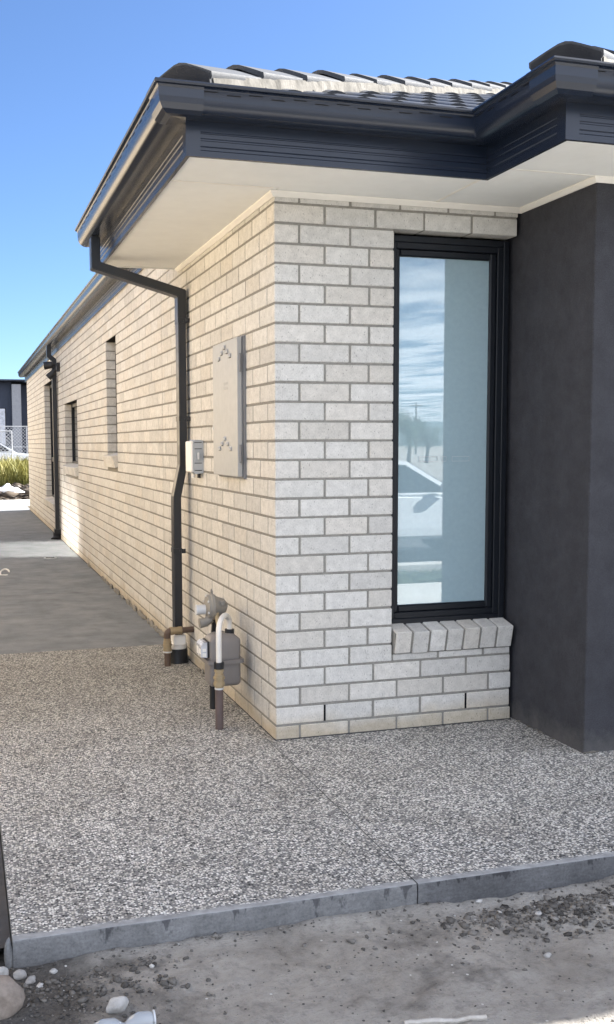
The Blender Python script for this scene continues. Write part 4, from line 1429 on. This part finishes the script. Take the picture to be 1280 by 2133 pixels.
# scrap of white strapping on the path
m = MB()
lp = [(-0.93 + 0.045 * math.cos(t), 6.56 + 0.12 * math.sin(t), 0.030 + 0.022 * math.sin(t * 1.0 + 0.4)) for t in np.linspace(0, 5.2, 16)]
lp = [(-1.25, 6.42, 0.024), (-1.10, 6.45, 0.022)] + lp[::-1]
m.tube(lp, 0.009, 6)
tag(m.build('strapping_offcut', 'pvc_white'), 'curled white plastic offcut lying on the side path', 'offcut')

# ------------------------------------------------------------------ neighbour's house across the side path (left of the frame)
nb = empty('neighbour_house', (-3.0, 8, 0), 'cream house whose sunlit side wall faces the path', 'house')
NX = -2.55
m = MB()
WY0, WY1, WZ0, WZ1 = 8.65, 10.7, 1.25, 2.62
m.box(-9, NX, -1.0, WY0, -0.1, 2.75); m.box(-9, NX, WY1, 18.5, -0.1, 2.75)
m.box(-9, NX, WY0, WY1, -0.1, WZ0); m.box(-9, NX, WY0, WY1, WZ1, 2.75)
m.build('wall', 'neigh_brick', nb)
m = MB(); m.prism([(NX + 0.10, 2.751), (NX + 0.10, 2.80), (-5.9, 4.1), (-9.4, 2.8), (-9.4, 2.751)], 1, -1.2, 18.7); m.build('roof', 'tile', nb)
m = MB()
for a, b_, c_, d_ in ((WY0, WY0 + 0.05, WZ0, WZ1), (WY1 - 0.05, WY1, WZ0, WZ1), (WY0 + 0.05, WY1 - 0.05, WZ0, WZ0 + 0.05), (WY0 + 0.05, WY1 - 0.05, WZ1 - 0.05, WZ1), (9.65, 9.71, WZ0 + 0.05, WZ1 - 0.05)):
    m.box(NX - 0.08, NX - 0.02, a, b_, c_, d_)
nw = m.build('window', 'frame', nb)
gm_, gnt, gb = new_mat('neighbour_glass', (0.5, 0.5, 0.5), 0.2, 1.0, 0.5)
MAT['neigh_glass'] = gm_
MB().box(NX - 0.06, NX - 0.05, WY0 + 0.04, WY1 - 0.04, WZ0 + 0.04, WZ1 - 0.04).build('pane', 'neigh_glass', nw)

# ------------------------------------------------------------------ beyond the far end of the path
def car(name, loc, label, ground_z=0.0):
    """white sedan/ute facing +x, origin under its middle"""
    c = empty(name, loc, label, 'car')
    ox, oy, oz = loc
    def shell(prof, w0, w1, zsplit):
        m = MB()
        n = len(prof); vs = []
        for s in (-1, 1):
            for (x, z) in prof:
                t = min(max((z - zsplit) / 0.6, 0), 1)
                vs.append((ox + x, oy + s * (w0 + (w1 - w0) * t), oz + z))
        fs = [tuple(range(n))[::-1], tuple(range(n, 2 * n))] + [(i, (i + 1) % n, (i + 1) % n + n, i + n) for i in range(n)]
        return m.add(vs, fs)
    def arch(cx):
        return [(cx + 0.37 * math.cos(t), 0.33 + 0.37 * math.sin(t)) for t in np.linspace(math.pi, 0, 9)]
    body = [(-2.25, 0.30)] + arch(-1.38) + arch(1.42) + [(2.15, 0.25), (2.28, 0.42), (2.26, 0.62), (2.12, 0.76), (1.60, 0.88), (0.95, 0.96), (-1.75, 1.00), (-2.22, 0.96), (-2.32, 0.60)]
    b = shell(body, 0.86, 0.82, 0.4).build('body', 'car_white', c)
    bm = bmesh.new(); bm.from_mesh(b.data)
    bmesh.ops.bevel(bm, geom=[e for e in bm.edges if len(e.link_faces) == 2 and e.calc_face_angle(0) > 1.0], offset=0.05, segments=3, affect='EDGES')
    bm.to_mesh(b.data); bm.free()
    cab = [(0.98, 0.955), (0.20, 1.43), (-0.10, 1.47), (-0.90, 1.45), (-1.25, 1.36), (-1.85, 0.99)]
    shell(cab, 0.80, 0.60, 0.95).build('cabin', 'car_white', c)
    m = MB()
    for s in (-1, 1):
        for q in ([(0.78, 1.0), (0.16, 1.38), (-0.28, 1.40), (-0.28, 1.0)], [(-0.34, 1.0), (-0.34, 1.40), (-0.88, 1.385), (-1.18, 1.31), (-1.5, 1.02)]):
            vs = []
            for d in (0.004, 0.010):
                for x, z in q:
                    t = (z - 0.95) / 0.6
                    vs.append((ox + x, oy + s * (0.80 - 0.20 * t + d), oz + z))
            n = len(q)
            m.add(vs, [tuple(range(n)), tuple(range(n, 2 * n))] + [(i, (i + 1) % n, (i + 1) % n + n, i + n) for i in range(n)])
    m.build('side_window', 'dark_glass', c)
    m = MB()
    vs = [(ox + 0.95, oy - 0.74, oz + 0.985), (ox + 0.95, oy + 0.74, oz + 0.985), (ox + 0.235, oy + 0.58, oz + 1.418), (ox + 0.235, oy - 0.58, oz + 1.418)]
    nrm = Vector((0.52, 0, 0.85)) * 0.012
    m.add(vs + [Vector(v) + nrm for v in vs], [(0, 1, 2, 3), (4, 5, 6, 7), (0, 4, 5, 1), (1, 5, 6, 2), (2, 6, 7, 3), (3, 7, 4, 0)])
    m.build('windscreen', 'dark_glass', c)
    for x in (-1.38, 1.42):
        for s in (-1, 1):
            y = oy + s * 0.78
            w = MB(); w.tube([(ox + x, y - 0.10, oz + 0.32), (ox + x, y - 0.08, oz + 0.32), (ox + x, y + 0.08, oz + 0.32), (ox + x, y + 0.10, oz + 0.32)], [0.29, 0.32, 0.32, 0.29], 24)
            wo = w.build('wheel', 'tyre', c, True)
            MB().tube([(ox + x, y + s * 0.095, oz + 0.32), (ox + x, y + s * 0.112, oz + 0.32)], [0.21, 0.19], 20).build('rim', 'rim', wo, True)
    for s in (-1, 1):
        MB().box(ox + 2.08, ox + 2.25, oy + s * 0.66 - 0.14, oy + s * 0.66 + 0.14, oz + 0.60, oz + 0.72, 0.02).build('headlight', 'screen', c)
        MB().box(ox + 0.62, ox + 0.78, oy + s * 0.90 - 0.06, oy + s * 0.90 + 0.06, oz + 1.0, oz + 1.12, 0.02).build('mirror', 'car_white', c)
    return c
car('parked_car', (0.05, 42.0, 0.05), 'white car parked beyond the tall weeds behind the wire fence')
car('parked_car', (4.55, -9.4, -0.33), 'white car parked in the street, mirrored in the front window')

# tall weeds
def blades(name, n, xr, yr, hr, mat, lean=0.25, wid=0.03, label=None, cat=None, hz_=None):
    V, F, R = [], [], []
    for i in range(n):
        x, y = rng.uniform(*xr), rng.uniform(*yr)
        g = ground_h(x, y) if hz_ is None else hz_(x, y)
        h = rng.uniform(*hr) * (0.75 + 0.5 * mnoise.noise(Vector((x * 0.9, y * 0.6, 2))))
        a = rng.uniform(0, 6.28); w = wid * rng.uniform(0.5, 1.3)
        lx, ly = rng.normal(0, lean, 2) * h
        dx, dy = math.cos(a) * w, math.sin(a) * w
        o = len(V)
        V += [(x - dx, y - dy, g - 0.02), (x + dx, y + dy, g - 0.02), (x + lx * 0.4 + dx * 0.8, y + ly * 0.4 + dy * 0.8, g + h * 0.6), (x + lx * 0.4 - dx * 0.8, y + ly * 0.4 - dy * 0.8, g + h * 0.6),
              (x + lx + dx * 0.15, y + ly + dy * 0.15, g + h), (x + lx - dx * 0.15, y + ly - dy * 0.15, g + h)]
        F += [(o, o + 1, o + 2, o + 3), (o + 3, o + 2, o + 4, o + 5)]
        r = min(1, max(0, rng.normal(0.5, 0.25)))
        R += [r * 0.3, r * 0.3, r * 0.8, r * 0.8, r, r]
    o = mesh_np(name, V, F, mat)
    set_rnd(o, R)
    return tag(o, label, cat, kind='stuff')
blades('tall_weeds', 20000, (-2.0, 3.0), (30, 37), (0.35, 1.05), 'weed', 0.34, 0.014, 'tall yellow-green weeds growing beyond the path end', 'weeds')
blades('verge_grass', 9000, (0.5, 7), (-7.4, -4.75), (0.05, 0.11), 'verge', 0.4, 0.008, 'short green grass on the street verge', 'grass')
# debris on the rough ground
m = MB()
off = 0
V_, F_, R2_ = [], [], []
for i in range(1500):
    x, y = rng.uniform(-2, 3), rng.uniform(21.6, 30); s = rng.gamma(2, 0.02) + 0.01
    vs, fs = cl_base[rng.integers(14)]
    P = np.array(vs) * s * np.array([rng.uniform(0.8, 1.8), 1, rng.uniform(0.5, 1.0)]) + np.array((x, y, ground_h(x, y) + s * 0.2))
    V_.append(P); F_.append(np.array(fs) + off); R2_.append(np.full(len(P), rng.random())); off += len(P)
o = mesh_np('rubble', np.concatenate(V_), np.concatenate(F_), 'rubble'); set_rnd(o, np.concatenate(R2_))
tag(o, 'brown soil rubble beyond the far footpath', 'rubble', kind='stuff')
# white sheet of plastic and a pipe offcut
m = MB()
nn_ = 14; vs = []; fs = []
for i in range(nn_ + 1):
    for j in range(nn_ + 1):
        u_, v_ = i / nn_ - 0.5, j / nn_ - 0.5
        x, y = -0.05 + u_ * 0.85, 25.2 + v_ * 0.8
        r = max(abs(u_), abs(v_)) * 2
        z = ground_h(x, y) + 0.03 + 0.34 * (1 - r) ** 1.3 * (0.7 + 0.6 * mnoise.noise(Vector((u_ * 5, v_ * 5, 1)))) + 0.03 * mnoise.noise(Vector((u_ * 14, v_ * 14, 4)))
        vs.append((x, y, z))
for i in range(nn_):
    for j in range(nn_): fs.append((i * 15 + j, i * 15 + j + 1, (i + 1) * 15 + j + 1, (i + 1) * 15 + j))
m.add(vs, fs)
tag(m.build('plastic_sheet', 'pvc_white'), 'crumpled white plastic sheet on the rubble near the weeds', 'plastic sheet')
m = MB(); zq = ground_h(0, 23.8) + 0.09
m.tube([(-1.5, 24.4, zq), (0.05, 23.7, zq)], 0.085, 16, False); m.tube([(-1.5, 24.4, zq), (0.05, 23.7, zq)], 0.075, 16, False)
tag(m.build('pipe_offcut', 'pvc_white', None, True), 'white plastic pipe offcut lying below the plastic sheet', 'pipe')

# temporary wire fence panels
def fence(loc_a, loc_b, h, label, arc=False):
    a = Vector(loc_a); b_ = Vector(loc_b); L_ = (b_ - a).length; d = (b_ - a) / L_
    f = empty('wire_fence', loc_a, label, 'fence', 'temporary wire fence panels')
    Z = Vector((0, 0, 1))
    fr_ = MB()
    if arc:
        fr_.tube([a, a + Z * (h - 0.3), a + Z * (h - 0.05) + d * 0.5, a + Z * h + d * 1.0, b_ + Z * h, b_], 0.028, 8)
    else:
        fr_.tube([a, a + Z * h, b_ + Z * h, b_], 0.026, 8)
    fr_.tube([a + Z * 0.15, b_ + Z * 0.15], 0.02, 8); fr_.tube([a + Z * h * 0.55, b_ + Z * h * 0.55], 0.016, 8)
    fr_.build('frame', 'galv', f)
    for k in range(1, int(L_ / 1.2)):
        MB().tube([a + d * 1.2 * k, a + d * 1.2 * k + Z * h], 0.018, 8).build('post', 'galv', f)
    w = MB()
    k = -h
    while k < L_:
        for sg in (1, -1):
            t0, t1 = max(k, 0), min(k + h, L_)
            if t1 <= t0: continue
            if sg == 1: p, q = a + d * t0 + Z * (t0 - k), a + d * t1 + Z * (t1 - k)
            else: p, q = a + d * t0 + Z * (h - (t0 - k)), a + d * t1 + Z * (h - (t1 - k))
            w.tube([p, q], 0.007, 4, False)
        k += 0.16
    tag(w.build('wire_mesh', 'galv', f), kind='stuff')
    return f
fence((-3.4, 39.5, 0.0), (0.72, 39.3, 0.0), 1.92, 'nearer wire fence panel with a rounded corner in front of the white car', True)
fence((-3.0, 47.0, 0.0), (6.0, 47.0, 0.0), 2.25, 'long wire fence panel standing before the navy building')

# navy building
nv = empty('navy_building', (1, 56, 0), 'dark navy building with a tall narrow window and grey pillar beyond the fence', 'building')
m = MB(); m.box(-12, 1.55, 56, 66, -0.2, 4.95); m.box(1.55, 9, 56.9, 66, -0.2, 4.80); m.build('wall', 'navy', nv)
MB().box(1.552, 2.06, 55.6, 56.898, -0.2, 4.80, 0.01).build('pillar', 'pillar_grey', nv)
MB().box(-12.2, 9.2, 55.4, 66.3, 4.951, 5.06, 0.02).build('parapet', 'steel', nv)
m = MB(); m.box(0.60, 1.20, 55.95, 55.999, 1.3, 3.45); nwin = m.build('window', 'frame', nv)
MB().box(0.64, 1.16, 55.945, 55.9495, 1.34, 3.41).build('pane', 'screen', nwin)

# street trees behind the camera, mirrored in the front window
def tree(loc, h, label, seed):
    t = empty('street_tree', loc, label, 'tree', 'street trees across the road')
    r = np.random.default_rng(seed)
    b = Vector(loc)
    m = MB(); m.tube([b, b + Vector((0.1, 0, h * 0.3)), b + Vector((0, 0.1, h * 0.55)), b + Vector((0.05, 0, h * 0.8))], [0.2, 0.15, 0.1, 0.03], 10)
    for k in range(7):
        a = k * 0.9; z = h * (0.3 + 0.06 * k)
        m.tube([b + Vector((0.05, 0, z)), b + Vector((math.cos(a) * h * 0.14, math.sin(a) * h * 0.14, z + h * 0.12)), b + Vector((math.cos(a) * h * 0.28, math.sin(a) * h * 0.28, z + h * 0.2))], [0.07, 0.045, 0.015], 6)
    m.build('trunk', 'bark', t)
    V, F, R = [], [], []
    cl = [(r.normal(0, h * 0.16), r.normal(0, h * 0.16), h * r.uniform(0.38, 0.95), h * r.uniform(0.08, 0.15)) for _ in range(26)]
    for i in range(5200):
        cx_, cy_, cz_, cr = cl[r.integers(26)]
        p = np.array((cx_, cy_, cz_)) + r.normal(0, cr * 0.6, 3)
        n = r.normal(0, 1, 3); n /= np.linalg.norm(n); u_ = np.cross(n, (0.3, 0.5, 0.8)); u_ /= np.linalg.norm(u_); w_ = np.cross(n, u_)
        s = r.uniform(0.05, 0.12) * h / 7
        o = len(V); p = p + np.array(loc)
        V += [p - u_ * s, p + w_ * s * 0.5, p + u_ * s, p - w_ * s * 0.5]; F.append((o, o + 1, o + 2, o + 3)); R += [r.random()] * 4
    o = mesh_np('crown', V, F, 'foliage', None); set_rnd(o, R); attach(o, t)
tree((33.0, -70, -0.4), 4.2, 'dense green tree across the road, mirrored low in the front window', 3)
tree((37.5, -76, -0.4), 3.6, 'smaller green tree further along the road', 5)
pl = MB(); pl.tube([(66.5, -140, -0.5), (66.5, -140, 7.6)], [0.16, 0.11], 12); pl.box(65.4, 67.6, -140.06, -139.94, 7.0, 7.15)
tag(pl.build('power_pole', 'bark'), 'timber power pole with a cross arm across the road', 'power pole')

# ------------------------------------------------------------------ high thin cloud over the street (mirrored in the front window)
def m_cloud():
    m = bpy.data.materials.new('thin_cloud'); m.use_nodes = True
    nt = m.node_tree; nt.nodes.remove(nt.nodes['Principled BSDF'])
    out = nt.nodes['Material Output']
    df = nn(nt, 'ShaderNodeBsdfDiffuse'); df.inputs[0].default_value = (0.9, 0.9, 0.9, 1)
    tl = nn(nt, 'ShaderNodeBsdfTranslucent'); tl.inputs[0].default_value = (0.90, 0.92, 0.95, 1)
    mx = nn(nt, 'ShaderNodeMixShader'); mx.inputs[0].default_value = 0.72
    nt.links.new(df.outputs[0], mx.inputs[1]); nt.links.new(tl.outputs[0], mx.inputs[2])
    tr = nn(nt, 'ShaderNodeBsdfTransparent')
    n1 = noise(nt, pos(nt, (1.6, 1, 1)), 0.0008, 5, 0.55)
    cov = ramp(nt, n1, [(0.38, g3(0.08)), (0.52, g3(0.60)), (0.68, g3(0.92))])
    m2 = nn(nt, 'ShaderNodeMixShader')
    nt.links.new(cov, m2.inputs[0]); nt.links.new(tr.outputs[0], m2.inputs[1]); nt.links.new(mx.outputs[0], m2.inputs[2])
    nt.links.new(m2.outputs[0], out.inputs[0])
    return m
MAT['cloud'] = m_cloud()
cxs = np.sign(np.linspace(-1, 1, 61)) * np.abs(np.linspace(-1, 1, 61)) ** 2.2 * 42000; cys = -120 - np.linspace(1, 0, 41) ** 2.4 * 42000
CXg, CYg = np.meshgrid(cxs, cys)
CZg = np.array([[950 + 60 * mnoise.noise(Vector((x * 0.002, y * 0.002, 3))) for x in cxs] for y in cys])
ci = np.arange(61 * 41).reshape(41, 61)
o = mesh_np('cloud_layer', np.stack([CXg, CYg, CZg], -1).reshape(-1, 3), np.stack([ci[:-1, :-1], ci[:-1, 1:], ci[1:, 1:], ci[1:, :-1]], -1).reshape(-1, 4), 'cloud')
o.data.polygons.foreach_set('use_smooth', [True] * len(o.data.polygons))
tag(o, 'thin broken white cloud over the street, mirrored in the front window', 'cloud', kind='stuff')
